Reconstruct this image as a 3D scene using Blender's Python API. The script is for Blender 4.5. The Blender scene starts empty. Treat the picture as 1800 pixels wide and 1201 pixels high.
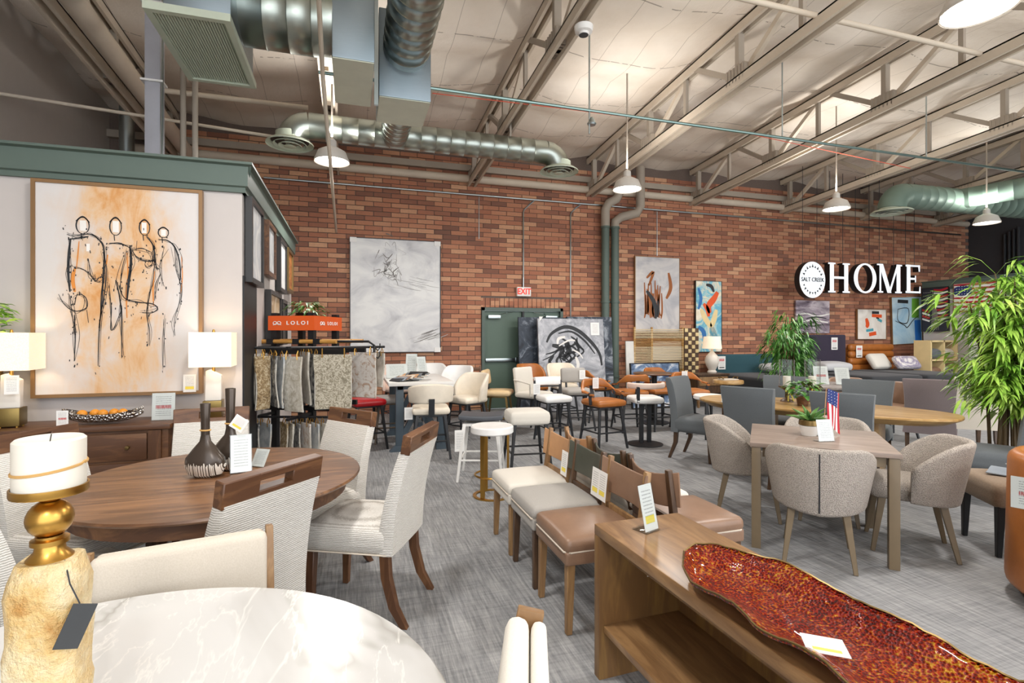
import bpy, bmesh, math, random
from mathutils import Vector, Matrix
random.seed(7)
PI = math.pi
S = bpy.context.scene
C = S.collection
# ------------------------------------------------------------------ camera, world, lights, exposure
FPX, HOR, YAW, EYE = 910.0, 590.0, math.radians(17.2), 1.5
cam = bpy.data.cameras.new('camera'); camo = bpy.data.objects.new('camera', cam); C.objects.link(camo)
cam.sensor_width = 36; cam.lens = 36*FPX/1800; cam.shift_y = -(600.5-HOR)/1800; cam.clip_start = .05
camo.location = (0, 0, EYE); camo.rotation_euler = (PI/2, 0, -YAW); S.camera = camo
wd = bpy.data.worlds.new('world'); S.world = wd; wd.use_nodes = True
wd.node_tree.nodes['Background'].inputs[0].default_value = (.93, .96, 1, 1)
wd.node_tree.nodes['Background'].inputs[1].default_value = 3.0
S.view_settings.view_transform = 'Standard'; S.view_settings.look = 'None'
S.view_settings.exposure = 0.1; S.view_settings.gamma = 1; S.view_settings.use_curve_mapping = False
LAMP_W, CEIL_FILL = 60, 25
S.cycles.use_denoising = True; S.cycles.max_bounces = 8; S.cycles.diffuse_bounces = 4
S.cycles.glossy_bounces = 3; S.cycles.transmission_bounces = 6; S.cycles.transparent_max_bounces = 8
S.cycles.caustics_reflective = False; S.cycles.caustics_refractive = False; S.cycles.sample_clamp_indirect = 6

sn, cs = math.sin(YAW), math.cos(YAW)
def ray(px, py):
    r = (px-900)/FPX; u = (HOR-py)/FPX
    return Vector((r*cs+sn, cs-r*sn, u))
def F(px, py, z=0.):            # where the sight line meets the level z
    d = ray(px, py); t = (z-EYE)/d.z; return Vector((d.x*t, d.y*t, z))
def WY(px, py, Y):              # where it meets a wall parallel to the brick wall
    d = ray(px, py); t = Y/d.y; return Vector((d.x*t, Y, EYE+d.z*t))
def WX(px, py, X):              # where it meets a wall running in depth
    d = ray(px, py); t = X/d.x; return Vector((X, d.y*t, EYE+d.z*t))

# ------------------------------------------------------------------ mesh builder
class MB:
    def __init__(s): s.v = []; s.f = []
    def add(s, vs, fs, mx=None):
        o = len(s.v)
        s.v += [tuple(mx @ Vector(p)) for p in vs] if mx else [tuple(p) for p in vs]
        s.f += [tuple(i+o for i in q) for q in fs]; return s
    def box(s, c, d, rz=0, mx=None):
        x, y, z = (k/2 for k in d)
        vs = [(-x,-y,-z),(x,-y,-z),(x,y,-z),(-x,y,-z),(-x,-y,z),(x,-y,z),(x,y,z),(-x,y,z)]
        fs = [(0,3,2,1),(4,5,6,7),(0,1,5,4),(1,2,6,5),(2,3,7,6),(3,0,4,7)]
        m = Matrix.Translation(c) @ (mx if mx else Matrix.Rotation(rz, 4, 'Z'))
        return s.add(vs, fs, m)
    def box2(s, a, b):
        return s.box([(a[i]+b[i])/2 for i in range(3)], [abs(b[i]-a[i]) for i in range(3)])
    def bar(s, a, b, w, h, w2=None, h2=None):   # tapering square bar from a to b
        a, b = Vector(a), Vector(b); d = (b-a).normalized()
        up = Vector((0,0,1)) if abs(d.z) < .95 else Vector((0,1,0))
        x = d.cross(up).normalized(); y = x.cross(d)
        w2 = w if w2 is None else w2; h2 = h if h2 is None else h2
        vs = []
        for p, ww, hh in ((a,w,h),(b,w2,h2)):
            vs += [p-x*ww/2-y*hh/2, p+x*ww/2-y*hh/2, p+x*ww/2+y*hh/2, p-x*ww/2+y*hh/2]
        return s.add(vs, [(3,2,1,0),(4,5,6,7),(0,1,5,4),(1,2,6,5),(2,3,7,6),(3,0,4,7)])
    def tube(s, pts, r, n=8, cap=True):
        P = [Vector(p) for p in pts]; R = r if isinstance(r, (list,tuple)) else [r]*len(P)
        vs, fs = [], []; x = None
        for i, p in enumerate(P):
            t = (P[min(i+1,len(P)-1)]-P[max(i-1,0)])
            t = t.normalized() if t.length > 1e-9 else Vector((0,0,1))
            if x is None:
                x = t.orthogonal().normalized()
            x = (x-t*x.dot(t)); x = x.normalized() if x.length > 1e-6 else t.orthogonal().normalized()
            y = t.cross(x)
            vs += [p+(x*math.cos(2*PI*k/n)+y*math.sin(2*PI*k/n))*R[i] for k in range(n)]
        for i in range(len(P)-1):
            for k in range(n):
                a = i*n+k; b = i*n+(k+1)%n; fs.append((a,b,b+n,a+n))
        if cap: fs += [tuple(range(n))[::-1], tuple(range((len(P)-1)*n, len(P)*n))]
        return s.add(vs, fs)
    def lathe(s, prof, n=24, c=(0,0,0), sx=1, sy=1, mx=None, cap=True):
        vs, fs = [], []
        for r, z in prof:
            vs += [(c[0]+r*sx*math.cos(2*PI*k/n), c[1]+r*sy*math.sin(2*PI*k/n), c[2]+z) for k in range(n)]
        for i in range(len(prof)-1):
            for k in range(n):
                a = i*n+k; b = i*n+(k+1)%n; fs.append((a,b,b+n,a+n))
        if cap and prof[0][0] > 1e-6: fs.append(tuple(range(n))[::-1])
        if cap and prof[-1][0] > 1e-6: fs.append(tuple(range((len(prof)-1)*n, len(prof)*n)))
        return s.add(vs, fs, mx)
    def prism(s, pts, z0, z1, mx=None):
        n = len(pts)
        vs = [(p[0],p[1],z0) for p in pts]+[(p[0],p[1],z1) for p in pts]
        fs = [tuple(range(n))[::-1], tuple(range(n,2*n))]+[(k,(k+1)%n,n+(k+1)%n,n+k) for k in range(n)]
        return s.add(vs, fs, mx)
    def loft(s, rings, cap=True, closed=True):
        n = len(rings[0]); vs = [p for r in rings for p in r]; fs = []
        for i in range(len(rings)-1):
            for k in range(n if closed else n-1):
                a = i*n+k; b = i*n+(k+1)%n; fs.append((a,b,b+n,a+n))
        if cap and closed: fs += [tuple(range(n))[::-1], tuple(range((len(rings)-1)*n, len(rings)*n))]
        return s.add(vs, fs)
    def cushion(s, c, d, r, puff=0., mx=None, fn=None):
        h = [k/2 for k in d]; r = min(r, min(h)*.98)
        ax = [[-H, -H+r*.32, -H+r, -(H-r)*.5, 0, (H-r)*.5, H-r, H-r*.32, H] for H in h]
        n = 9; idx = {}; vs = []; fs = []
        def vert(i, j, k):
            if (i,j,k) in idx: return idx[i,j,k]
            p = [ax[0][i], ax[1][j], ax[2][k]]
            q = [max(-(h[a]-r), min(h[a]-r, p[a])) for a in range(3)]
            dd = Vector([p[a]-q[a] for a in range(3)])
            if dd.length > 1e-9: dd = dd.normalized()*r
            w = Vector(q)+dd
            if puff: w.z += puff*(w.z/h[2])*max(0,1-(w.x/h[0])**2)*max(0,1-(w.y/h[1])**2)
            if fn: w = Vector(fn(w))
            idx[i,j,k] = len(vs); vs.append(w); return idx[i,j,k]
        m = n-1
        for i in range(m):
            for j in range(m):
                fs.append((vert(i,j,0),vert(i,j+1,0),vert(i+1,j+1,0),vert(i+1,j,0)))
                fs.append((vert(i,j,m),vert(i+1,j,m),vert(i+1,j+1,m),vert(i,j+1,m)))
                fs.append((vert(i,0,j),vert(i+1,0,j),vert(i+1,0,j+1),vert(i,0,j+1)))
                fs.append((vert(i,m,j),vert(i,m,j+1),vert(i+1,m,j+1),vert(i+1,m,j)))
                fs.append((vert(0,i,j),vert(0,i,j+1),vert(0,i+1,j+1),vert(0,i+1,j)))
                fs.append((vert(m,i,j),vert(m,i+1,j),vert(m,i+1,j+1),vert(m,i,j+1)))
        M = Matrix.Translation(c) @ mx if mx else Matrix.Translation(c)
        return s.add(vs, fs, M)
    def shell(s, path, z0, z1, th, rr=None, lean=0.):
        """upright panel swept along a plan path; z0/z1 per point; rounded edges; lean = outward shift at the top"""
        n = len(path); P = [Vector((p[0],p[1],0)) for p in path]
        z0 = z0 if isinstance(z0,(list,tuple)) else [z0]*n; z1 = z1 if isinstance(z1,(list,tuple)) else [z1]*n
        TH = th if isinstance(th,(list,tuple)) else [th]*n
        rings = []
        for i in range(n):
            t = (P[min(i+1,n-1)]-P[max(i-1,0)]).normalized(); nn = Vector((-t.y,t.x,0))   # outward is left of the path
            ring = []
            H = z1[i]-z0[i]; h = TH[i]/2; r = min(h, H/2)*.98
            prof = []
            for cx, cz, a0 in ((h-r,z0[i]+r,-90),(h-r,z1[i]-r,0),(-(h-r),z1[i]-r,90),(-(h-r),z0[i]+r,180)):
                for k in range(4):
                    a = math.radians(a0+k*30); prof.append((cx+r*math.cos(a), cz+r*math.sin(a)))
            for u, z in prof:
                ring.append(P[i]+nn*(u+lean*(z-z0[i]))+Vector((0,0,z)))
            rings.append(ring)
        return s.loft(rings)
    def disc(s, c, r, n=24, rz=0):
        return s.add([(c[0]+r*math.cos(2*PI*k/n), c[1]+r*math.sin(2*PI*k/n), c[2]) for k in range(n)], [tuple(range(n))])
    def ribbon(s, pts, w, off):          # flat stroke in the local x,z plane at depth y=off; w may vary
        n = len(pts); W = w if isinstance(w,(list,tuple)) else [w]*n; vs = []; fs = []
        for i,(x,z) in enumerate(pts):
            a = pts[max(i-1,0)]; b = pts[min(i+1,n-1)]; dx, dz = b[0]-a[0], b[1]-a[1]; L = math.hypot(dx,dz) or 1
            nx, nz = -dz/L, dx/L
            vs += [(x+nx*W[i]/2, off, z+nz*W[i]/2), (x-nx*W[i]/2, off, z-nz*W[i]/2)]
        fs = [(2*i,2*i+1,2*i+3,2*i+2) for i in range(n-1)]
        return s.add(vs, fs)
    def mesh(s, name, m, bevel=0., seg=2, smooth=True, ang=40):
        me = bpy.data.meshes.new(name); me.from_pydata(s.v, [], s.f); me.update()
        if bevel:
            bm = bmesh.new(); bm.from_mesh(me)
            ed = [e for e in bm.edges if len(e.link_faces) == 2 and e.calc_face_angle(0) > .5]
            bmesh.ops.bevel(bm, geom=ed, offset=bevel, segments=seg, profile=.6, affect='EDGES', clamp_overlap=True)
            bm.to_mesh(me); bm.free()
        if smooth:
            me.polygons.foreach_set('use_smooth', [True]*len(me.polygons)); me.set_sharp_from_angle(angle=math.radians(ang))
        me.materials.append(m); return me
    def build(s, name, m, parent=None, bevel=0., seg=2, smooth=True, ang=40, loc=None, rz=0):
        return obj(name, s.mesh(name, m, bevel, seg, smooth, ang), parent, loc, rz)
def obj(name, me, parent=None, loc=None, rz=0):
    o = bpy.data.objects.new(name, me); C.objects.link(o)
    if parent: o.parent = parent
    if loc is not None: o.location = loc
    if rz: o.rotation_euler.z = rz
    return o
def tag(o, label=None, cat=None, group=None, kind=None):
    for k, v in (('label',label),('category',cat),('group',group),('kind',kind)):
        if v: o[k] = v
    return o
def thing(name, label, cat, loc=(0,0,0), rz=0, group=None):
    return tag(obj(name, None, None, loc, rz), label, cat, group)
def struct(o, label=None): return tag(o, label, None, None, 'structure')
KIDS = {}
def dup(root, label=None, loc=None, rz=None, group=None, sc=None):
    def cp(o, par):
        c = o.copy(); C.objects.link(c)
        if par: c.parent = par
        for k in [k for k in list(bpy.data.objects) if k.parent == o] if False else o.children: cp(k, c)
        return c
    r = cp(root, None)
    if label: r['label'] = label
    if loc is not None: r.location = loc
    if rz is not None: r.rotation_euler.z = rz
    if group: r['group'] = group
    if sc: r.scale = (sc,sc,sc) if not isinstance(sc,(tuple,list)) else sc
    return r
def text_mesh(name, txt, size, ext, m, align='CENTER', sx=1., bold=0.):
    cu = bpy.data.curves.new(name, 'FONT'); cu.body = txt; cu.size = size; cu.extrude = ext; cu.align_x = align; cu.align_y = 'CENTER'
    cu.resolution_u = 3; cu.offset = bold
    o = bpy.data.objects.new(name, cu); C.objects.link(o)
    me = bpy.data.meshes.new_from_object(o.evaluated_get(bpy.context.evaluated_depsgraph_get()))
    bpy.data.objects.remove(o); bpy.data.curves.remove(cu)
    me.name = name; me.transform(Matrix.Rotation(PI/2, 4, 'X') @ Matrix.Diagonal((sx,1,1,1)))
    me.materials.clear(); me.materials.append(m); return me

# ------------------------------------------------------------------ materials
def lin(h):
    if isinstance(h, str):
        h = h.lstrip('#'); v = [int(h[i:i+2],16)/255 for i in (0,2,4)]
    else: v = h
    return tuple(c/12.92 if c <= .04045 else ((c+.055)/1.055)**2.4 for c in v)+(1,)
class NT:
    def __init__(s, name):
        s.m = bpy.data.materials.new(name); s.m.use_nodes = True; s.t = s.m.node_tree
        s.b = s.t.nodes['Principled BSDF']; s._co = None
    def n(s, typ, **kw):
        nd = s.t.nodes.new('ShaderNode'+typ)
        for k, v in kw.items():
            if k[0] == 'i': nd.inputs[int(k[1:])].default_value = v
            else: setattr(nd, k, v)
        return nd
    def l(s, a, b): s.t.links.new(a, b); return s
    def co(s, scale=(1,1,1), rot=(0,0,0), which='Object', rnd=True):
        tc = s.n('TexCoord'); mp = s.n('Mapping'); mp.inputs['Scale'].default_value = scale; mp.inputs['Rotation'].default_value = rot
        if rnd:
            oi = s.n('ObjectInfo'); ml = s.n('Math', operation='MULTIPLY', i1=37.); s.l(oi.outputs['Random'], ml.inputs[0])
            ad = s.n('VectorMath', operation='ADD'); s.l(tc.outputs[which], ad.inputs[0]); s.l(ml.outputs[0], ad.inputs[1]); s.l(ad.outputs[0], mp.inputs[0])
        else: s.l(tc.outputs[which], mp.inputs[0])
        return mp.outputs[0]
    def noise(s, v, scale, detail=3, rough=.55, dist=0.):
        nd = s.n('TexNoise'); s.l(v, nd.inputs['Vector']); nd.inputs['Scale'].default_value = scale
        nd.inputs['Detail'].default_value = detail; nd.inputs['Roughness'].default_value = rough; nd.inputs['Distortion'].default_value = dist
        return nd.outputs['Fac']
    def wave(s, v, scale, dist=0., dscale=1., dirn='Z', detail=2):
        nd = s.n('TexWave', bands_direction=dirn); s.l(v, nd.inputs['Vector']); nd.inputs['Scale'].default_value = scale
        nd.inputs['Distortion'].default_value = dist; nd.inputs['Detail Scale'].default_value = dscale; nd.inputs['Detail'].default_value = detail
        return nd.outputs['Fac']
    def voro(s, v, scale, feat='F1', out='Distance'):
        nd = s.n('TexVoronoi', feature=feat); s.l(v, nd.inputs['Vector']); nd.inputs['Scale'].default_value = scale; return nd.outputs[out]
    def ramp(s, fac, stops, interp='LINEAR'):
        nd = s.n('ValToRGB'); cr = nd.color_ramp; cr.interpolation = interp
        while len(cr.elements) < len(stops): cr.elements.new(.5)
        for e, (p, c) in zip(cr.elements, stops): e.position = p; e.color = lin(c) if not isinstance(c, (int,float)) else (c,c,c,1)
        s.l(fac, nd.inputs[0]); return nd.outputs[0]
    def mix(s, fac, a, b, mode='MIX'):
        nd = s.n('Mix', data_type='RGBA', blend_type=mode)
        for val, i in ((fac,0),(a,6),(b,7)):
            if hasattr(val, 'links'): s.l(val, nd.inputs[i])
            else: nd.inputs[i].default_value = (val if i == 0 else (lin(val) if isinstance(val,(str,)) else val))
        return nd.outputs[2]
    def math(s, op, a, b=None, c=None):
        nd = s.n('Math', operation=op)
        for i, v in enumerate((a,b,c)):
            if v is None: continue
            if hasattr(v, 'links'): s.l(v, nd.inputs[i])
            else: nd.inputs[i].default_value = v
        return nd.outputs[0]
    def col(s, c):
        if hasattr(c, 'links'): s.l(c, s.b.inputs['Base Color'])
        else: s.b.inputs['Base Color'].default_value = lin(c)
        return s
    def bump(s, h, st=.3, d=.01):
        nd = s.n('Bump', i0=st, i1=d); s.l(h, nd.inputs['Height']); s.l(nd.outputs[0], s.b.inputs['Normal']); return s
    def p(s, rough=.5, metal=0., **kw):
        s.b.inputs['Roughness'].default_value = rough; s.b.inputs['Metallic'].default_value = metal
        for k, v in kw.items(): s.b.inputs[k.replace('_',' ')].default_value = v
        return s
    def pos(s):
        tc = s.n('NewGeometry'); sp = s.n('SeparateXYZ'); s.l(tc.outputs['Position'], sp.inputs[0]); return sp.outputs, tc.outputs['Position']
def plain(name, c, rough=.5, metal=0., var=.06, sc=6., bump=0.):
    k = NT(name).p(rough, metal); v = k.co()
    f = k.noise(v, sc, 4)
    base = lin(c); a = tuple(min(1,x*(1-var*2)) for x in base[:3])+(1,); b = tuple(min(1,x*(1+var*2)) for x in base[:3])+(1,)
    k.col(k.mix(f, a, b))
    if bump: k.bump(k.noise(v, sc*12, 3), bump, .003)
    return k.m
def fabric(name, c, c2=None, sc=260., rough=.9, bump=.25, blot=.1):
    k = NT(name).p(rough); k.b.inputs['Sheen Weight'].default_value = .15; v = k.co()
    b = lin(c); d = lin(c2) if c2 else tuple(x*.82 for x in b[:3])+(1,)
    f = k.noise(v, sc, 2); g = k.noise(v, 5, 3)
    col = k.mix(f, d, b); col = k.mix(k.math('MULTIPLY', g, blot*2), col, tuple(x*.75 for x in b[:3])+(1,))
    k.col(col).bump(f, bump, .002); return k.m
def striped(name):      # ribbed off-white upholstery with fine irregular horizontal cords
    k = NT(name).p(.9); v = k.co((1,1,1))
    w = k.wave(v, 36, 2.2, 3., 'Z', 3); n = k.noise(k.co((6,6,90)), 2.2, 3)
    f = k.math('MULTIPLY', w, n)
    k.col(k.ramp(f, [(.0,'#b9b4ac'),(.2,'#d6d2cb'),(.5,'#e6e3dd')])).bump(w, .4, .005); return k.m
def boucle(name, a, b):
    k = NT(name).p(.95); v = k.co()
    d = k.voro(v, 190); n = k.noise(v, 220, 2); f = k.math('ADD', k.math('MULTIPLY', d, .9), k.math('MULTIPLY', n, .55))
    k.col(k.ramp(f, [(.3,a),(.75,b)])).bump(d, .9, .008); return k.m
def wood(name, a, b, axis='X', sc=1., rough=.42, dark=None, coat=0.):
    st = {'X':(1.2,9,9),'Y':(9,1.2,9),'Z':(9,9,1.2)}[axis]
    k = NT(name).p(rough); v = k.co(tuple(x*sc for x in st))
    n = k.noise(v, 1.6, 6, .6, 1.2); g = k.noise(k.co(tuple(x*sc*7 for x in st)), 2., 3)
    col = k.ramp(n, [(.3,dark or a),(.45,a),(.62,b)])
    col = k.mix(k.math('MULTIPLY', g, .35), col, tuple(x*.55 for x in lin(a)[:3])+(1,))
    k.col(col).bump(g, .08, .002)
    if coat: k.b.inputs['Coat Weight'].default_value = coat; k.b.inputs['Coat Roughness'].default_value = .25
    return k.m
def leather(name, c, rough=.42, dark=.6):
    k = NT(name).p(rough); v = k.co(); n = k.noise(v, 7, 5, .6); w = k.voro(v, 170)
    b = lin(c); k.col(k.mix(n, tuple(x*dark for x in b[:3])+(1,), tuple(min(1,x*1.25) for x in b[:3])+(1,))).bump(w, .12, .002)
    return k.m
def metal(name, c, rough=.3, aniso=0.):
    k = NT(name).p(rough, 1.); n = k.noise(k.co((1,1,40)), 9, 3); b = lin(c)
    k.col(k.mix(n, tuple(x*.85 for x in b[:3])+(1,), b)); return k.m
def emit(name, c, st):
    k = NT(name); k.b.inputs['Base Color'].default_value = lin(c); k.b.inputs['Emission Color'].default_value = lin(c); k.b.inputs['Emission Strength'].default_value = st; return k.m
def glass(name, c='#ffffff', rough=.02, ior=1.45):
    k = NT(name).p(rough); k.b.inputs['Transmission Weight'].default_value = 1; k.b.inputs['Base Color'].default_value = lin(c); k.b.inputs['IOR'].default_value = ior; return k.m
def thin(name, c='#ffffff', refl=.09):      # thin clear sheet: lets light through, faint reflections
    m = bpy.data.materials.new(name); m.use_nodes = True; t = m.node_tree; t.nodes.clear()
    o = t.nodes.new('ShaderNodeOutputMaterial'); x = t.nodes.new('ShaderNodeMixShader'); a = t.nodes.new('ShaderNodeBsdfTransparent'); g = t.nodes.new('ShaderNodeBsdfGlossy'); lw = t.nodes.new('ShaderNodeLayerWeight'); pw = t.nodes.new('ShaderNodeMath'); pw.operation = 'POWER'; pw.inputs[1].default_value = 3.; md = t.nodes.new('ShaderNodeMath'); md.operation = 'MULTIPLY_ADD'; md.inputs[1].default_value = .6; md.inputs[2].default_value = refl*.5; lw.inputs[0].default_value = .5
    t.links.new(lw.outputs['Facing'], pw.inputs[0]); t.links.new(pw.outputs[0], md.inputs[0]); t.links.new(md.outputs[0], x.inputs[0])
    a.inputs[0].default_value = lin(c); g.inputs['Roughness'].default_value = .04
    t.links.new(a.outputs[0], x.inputs[1]); t.links.new(g.outputs[0], x.inputs[2]); t.links.new(x.outputs[0], o.inputs[0]); return m
def art(name, stops, sc=2., dist=1.5, stretch=(1,1,1), rough=.6, detail=5, rot=0.):
    k = NT(name).p(rough); v = k.co(stretch, (0,rot,0), rnd=False); k.col(k.ramp(k.noise(v, sc, detail, .6, dist), stops)); return k.m
def card(name, kind='plain'):      # printed price sheet: grey lines, a price line and sometimes a highlighter bar
    k = NT(name).p(.55); tc = k.n('TexCoord'); sp = k.n('SeparateXYZ'); k.l(tc.outputs['Generated'], sp.inputs[0])
    x, z = sp.outputs[0], sp.outputs[2]
    ln = k.math('LESS_THAN', k.math('FRACT', k.math('MULTIPLY', z, 13.)), .32)
    cmb = k.n('CombineXYZ'); k.l(k.math('MULTIPLY', x, 34.), cmb.inputs[0]); k.l(k.math('FLOOR', k.math('MULTIPLY', z, 13.)), cmb.inputs[2])
    gate = k.math('GREATER_THAN', k.noise(cmb.outputs[0], 1., 1), .45)
    inx = k.math('MULTIPLY', k.math('GREATER_THAN', x, .16), k.math('LESS_THAN', x, .84))
    inz = k.math('MULTIPLY', k.math('GREATER_THAN', z, .12), k.math('LESS_THAN', z, .9))
    ink = k.math('MULTIPLY', k.math('MULTIPLY', ln, gate), k.math('MULTIPLY', inx, inz))
    col = k.mix(k.math('MULTIPLY', ink, .55), '#f2f1ee', '#55565a')
    def band(lo, hi): return k.math('MULTIPLY', k.math('GREATER_THAN', z, lo), k.math('LESS_THAN', z, hi))
    if kind == 'yellow': col = k.mix(k.math('MULTIPLY', k.math('MULTIPLY', band(.16,.32), inx), .9), col, '#f4dc2a')
    if kind in ('red','bed'): col = k.mix(k.math('MULTIPLY', k.math('MULTIPLY', band(.62,.8) if kind == 'bed' else band(.42,.54), inx), k.math('ADD', k.math('MULTIPLY', gate, .5), .4)), col, '#c8454a')
    if kind == 'bed': col = k.mix(k.math('MULTIPLY', band(.1,.17), inx), col, '#1c1c1e')
    k.col(col); return k.m
# ------------------------------------------------------------------ shared materials
MT = {}
MT['green'] = plain('green_paint', '#58675f', .55, var=.04)
MT['white_wall'] = plain('white_wall_paint', '#c6bfbb', .8, var=.02, bump=.05)
MT['grey_wall'] = plain('grey_wall_paint', '#b3aca4', .85, var=.03)
MT['dark_wall'] = plain('dark_wall_paint', '#45464a', .8, var=.03)
MT['beige'] = plain('beige_steel_paint', '#cdc0ae', .6, var=.06, sc=3)
MT['beige2'] = plain('grey_beige_steel_paint', '#a59a8c', .6, var=.06, sc=3)
MT['duct'] = metal('galvanised_duct', '#a9b0a8', .32)
MT['duct_dark'] = metal('galvanised_box', '#8d99a0', .38)
MT['box_under'] = plain('pale_box_underside', '#c9cdbb', .5)  # paler colour for the undersides of the galvanised boxes
MT['green_duct'] = plain('green_duct_paint', '#6f8377', .5, .2)
MT['dkgreen'] = plain('dark_green_duct_paint', '#39443c', .55)
MT['steel'] = metal('conduit_steel', '#b9c4c6', .3)
MT['black'] = plain('black_metal', '#1d1d1f', .45, .2)
MT['charcoal'] = plain('charcoal_frame', '#2c2e32', .5)
MT['white'] = plain('white_paint', '#eeece8', .5, var=.02)
MT['brass'] = metal('brushed_brass', '#c79a4e', .3)
MT['bronze'] = metal('dark_bronze', '#8a744c', .38)
MT['card'] = card('price_card'); MT['cardy'] = card('price_card_highlighted', 'yellow'); MT['cardr'] = card('price_card_red', 'red'); MT['cardb'] = card('bed_price_card', 'bed')
MT['acrylic'] = thin('clear_acrylic', '#f8fafa', .1)
MT['glass'] = thin('clear_glass', '#fbfcfc', .05)
MT['wax'] = NT('candle_wax').p(.5).col('#e6e0d3').m
# carpet
k = NT('grey_loop_carpet').p(.95); sp, ps = k.pos()
mp = k.n('Mapping'); mp.inputs['Scale'].default_value = (60,3.2,1); k.l(ps, mp.inputs[0]); a = k.noise(mp.outputs[0], 1., 4, .7)
mp2 = k.n('Mapping'); mp2.inputs['Scale'].default_value = (5,60,1); k.l(ps, mp2.inputs[0]); b = k.noise(mp2.outputs[0], 1., 3, .6)
ti = k.n('VectorMath', operation='SNAP'); ti.inputs[1].default_value = (.5,.5,9); k.l(ps, ti.inputs[0]); wn = k.n('TexWhiteNoise'); k.l(ti.outputs[0], wn.inputs['Vector'])
bl = k.noise(ps, 2.2, 4, .6)
f = k.math('ADD', k.math('ADD', k.math('MULTIPLY', a, .62), k.math('MULTIPLY', b, .24)), k.math('ADD', k.math('MULTIPLY', wn.outputs['Value'], .04), k.math('MULTIPLY', bl, .16)))
k.col(k.ramp(f, [(.34,'#5f6063'),(.5,'#858688'),(.68,'#a9a9a9')])).bump(a, .5, .006); MT['carpet'] = k.m
# brick
BL, BH, BY = .33, .092, 10.2
k = NT('red_brick').p(.85); sp, ps = k.pos()
row = k.math('FLOOR', k.math('DIVIDE', sp[2], BH)); off = k.math('MULTIPLY', k.math('MODULO', row, 2.), .5)
colm = k.math('FLOOR', k.math('ADD', k.math('DIVIDE', k.math('ADD', sp[0], 10.), BL), off))
cb = k.n('CombineXYZ'); k.l(row, cb.inputs[0]); k.l(colm, cb.inputs[1]); wn = k.n('TexWhiteNoise'); k.l(cb.outputs[0], wn.inputs['Vector'])
big = k.noise(ps, .55, 2); f = k.math('ADD', k.math('MULTIPLY', wn.outputs['Value'], .75), k.math('MULTIPLY', big, .45))
c1 = k.ramp(f, [(.15,'#755346'),(.3,'#9a6751'),(.5,'#b8785b'),(.72,'#cb8d6b'),(.95,'#dfac86')])
sur = k.noise(ps, 26, 4, .7); c1 = k.mix(k.math('MULTIPLY', sur, .5), c1, '#80594a'); ef = k.ramp(k.noise(ps, 1.9, 5, .75), [(.66,0.),(.8,1.)])
c1 = k.mix(k.math('MULTIPLY', ef, .35), c1, '#d8b8a4'); k.col(c1).bump(sur, .35, .004); MT['brick'] = k.m
MT['mortar'] = plain('mortar', '#6f6159', .95, var=.1, sc=30)
# ------------------------------------------------------------------ room shell
XL, XR, YF = -3.85, 16.7, -5.0
o = MB().box2((XL-.2,YF,-.1),(XR+.2,BY+.2,0)).build('floor', MT['carpet']); struct(o, 'grey streaked loop pile carpet covering the showroom floor')
DX0, DX1, DTOP = WY(846,541,BY).x, WY(988,541,BY).x, 2.07
o = MB()
o.box2((XL-.2,BY,0),(DX0,BY+.2,5.6)).box2((DX1,BY,0),(XR+.2,BY+.2,5.6)).box2((DX0,BY,DTOP),(DX1,BY+.2,5.6))
wall = o.build('wall_back', MT['mortar'], smooth=False); struct(wall, 'long red brick wall across the back of the showroom')
def proj(p):
    z = p[0]*sn+p[1]*cs; x = p[0]*cs-p[1]*sn
    return 900+FPX*x/z, HOR-FPX*(p[2]-EYE)/z, z
cells = []
for r in range(int(5.1/BH)):
    z0 = r*BH
    off = .5*(r % 2)
    c0 = int((-3.0+10)/BL); c1 = int((XR+10)/BL)
    for c in range(c0, c1+1):
        x0 = (c-off)*BL-10; x1 = x0+BL
        if x1 > XR: x1 = XR
        if x1-x0 < .05: continue
        if DX0-.02 < x1 and x0 < DX1+.02 and z0 < DTOP+.2:
            if x0 < DX0-.07: x1 = DX0-.005
            elif x1 > DX1+.07: x0 = DX1+.005
            else: continue
            if x1-x0 < .06: continue
        cells.append((x0,x1,z0))
def vis(x, z):
    px, py, d = proj((x,BY,z))
    if py > 620 or px > 1380: return None
    if 612 < px < 778 and 415 < py < 620: return None
    if px < 514 and py > 292+(px-425)*1.7: return None
    if 1112 < px < 1198 and 448 < py < 590: return None
    if 1060 < px < 1090: return None
    if 1220 < px < 1270 and py > 490: return None
    return d
cand = sorted([(vis((a+b)/2, z+BH/2), i) for i,(a,b,z) in enumerate(cells) if b-a > BL*.9 and vis((a+b)/2, z+BH/2)])[:270]
pick = {i for _, i in cand}
G = .011; pro = .012
bm_ = [MB().box((0,0,0),(BL-G,pro*2+d,BH-G)).mesh('brick', MT['brick'], bevel=.004, seg=1) for d in (0,.006,.012)]
rest = MB()
for i,(a,b,z) in enumerate(cells):
    if i in pick: obj('brick', random.choice(bm_), wall, ((a+b)/2, BY, z+BH/2))
    else:
        d = random.choice((0,.003,.006)); rest.box(((a+b)/2,BY,z+BH/2),(b-a-G,pro*2+d*2,BH-G))
o = rest.build('brickwork', MT['brick'], wall, smooth=False); o['kind'] = 'stuff'
nb = 18; sb = MB().box((0,0,0),((DX1-DX0+.04)/nb-G,pro*2+.006,.19)).mesh('soldier_brick', MT['brick'], bevel=.004, seg=1)
for i in range(nb): obj('soldier_brick', sb, wall, (DX0-.02+(i+.5)*(DX1-DX0+.04)/nb, BY, DTOP+.1))
# side walls
struct(MB().box2((XL-.2,YF,0),(XL,BY,6.6)).build('wall_left', MT['grey_wall']), 'tall plain grey wall rising above the white partition')
struct(MB().box2((XR,YF,0),(XR+.2,BY,6.6)).build('wall_right', MT['dark_wall']), 'dark grey end wall at the far right')
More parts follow.
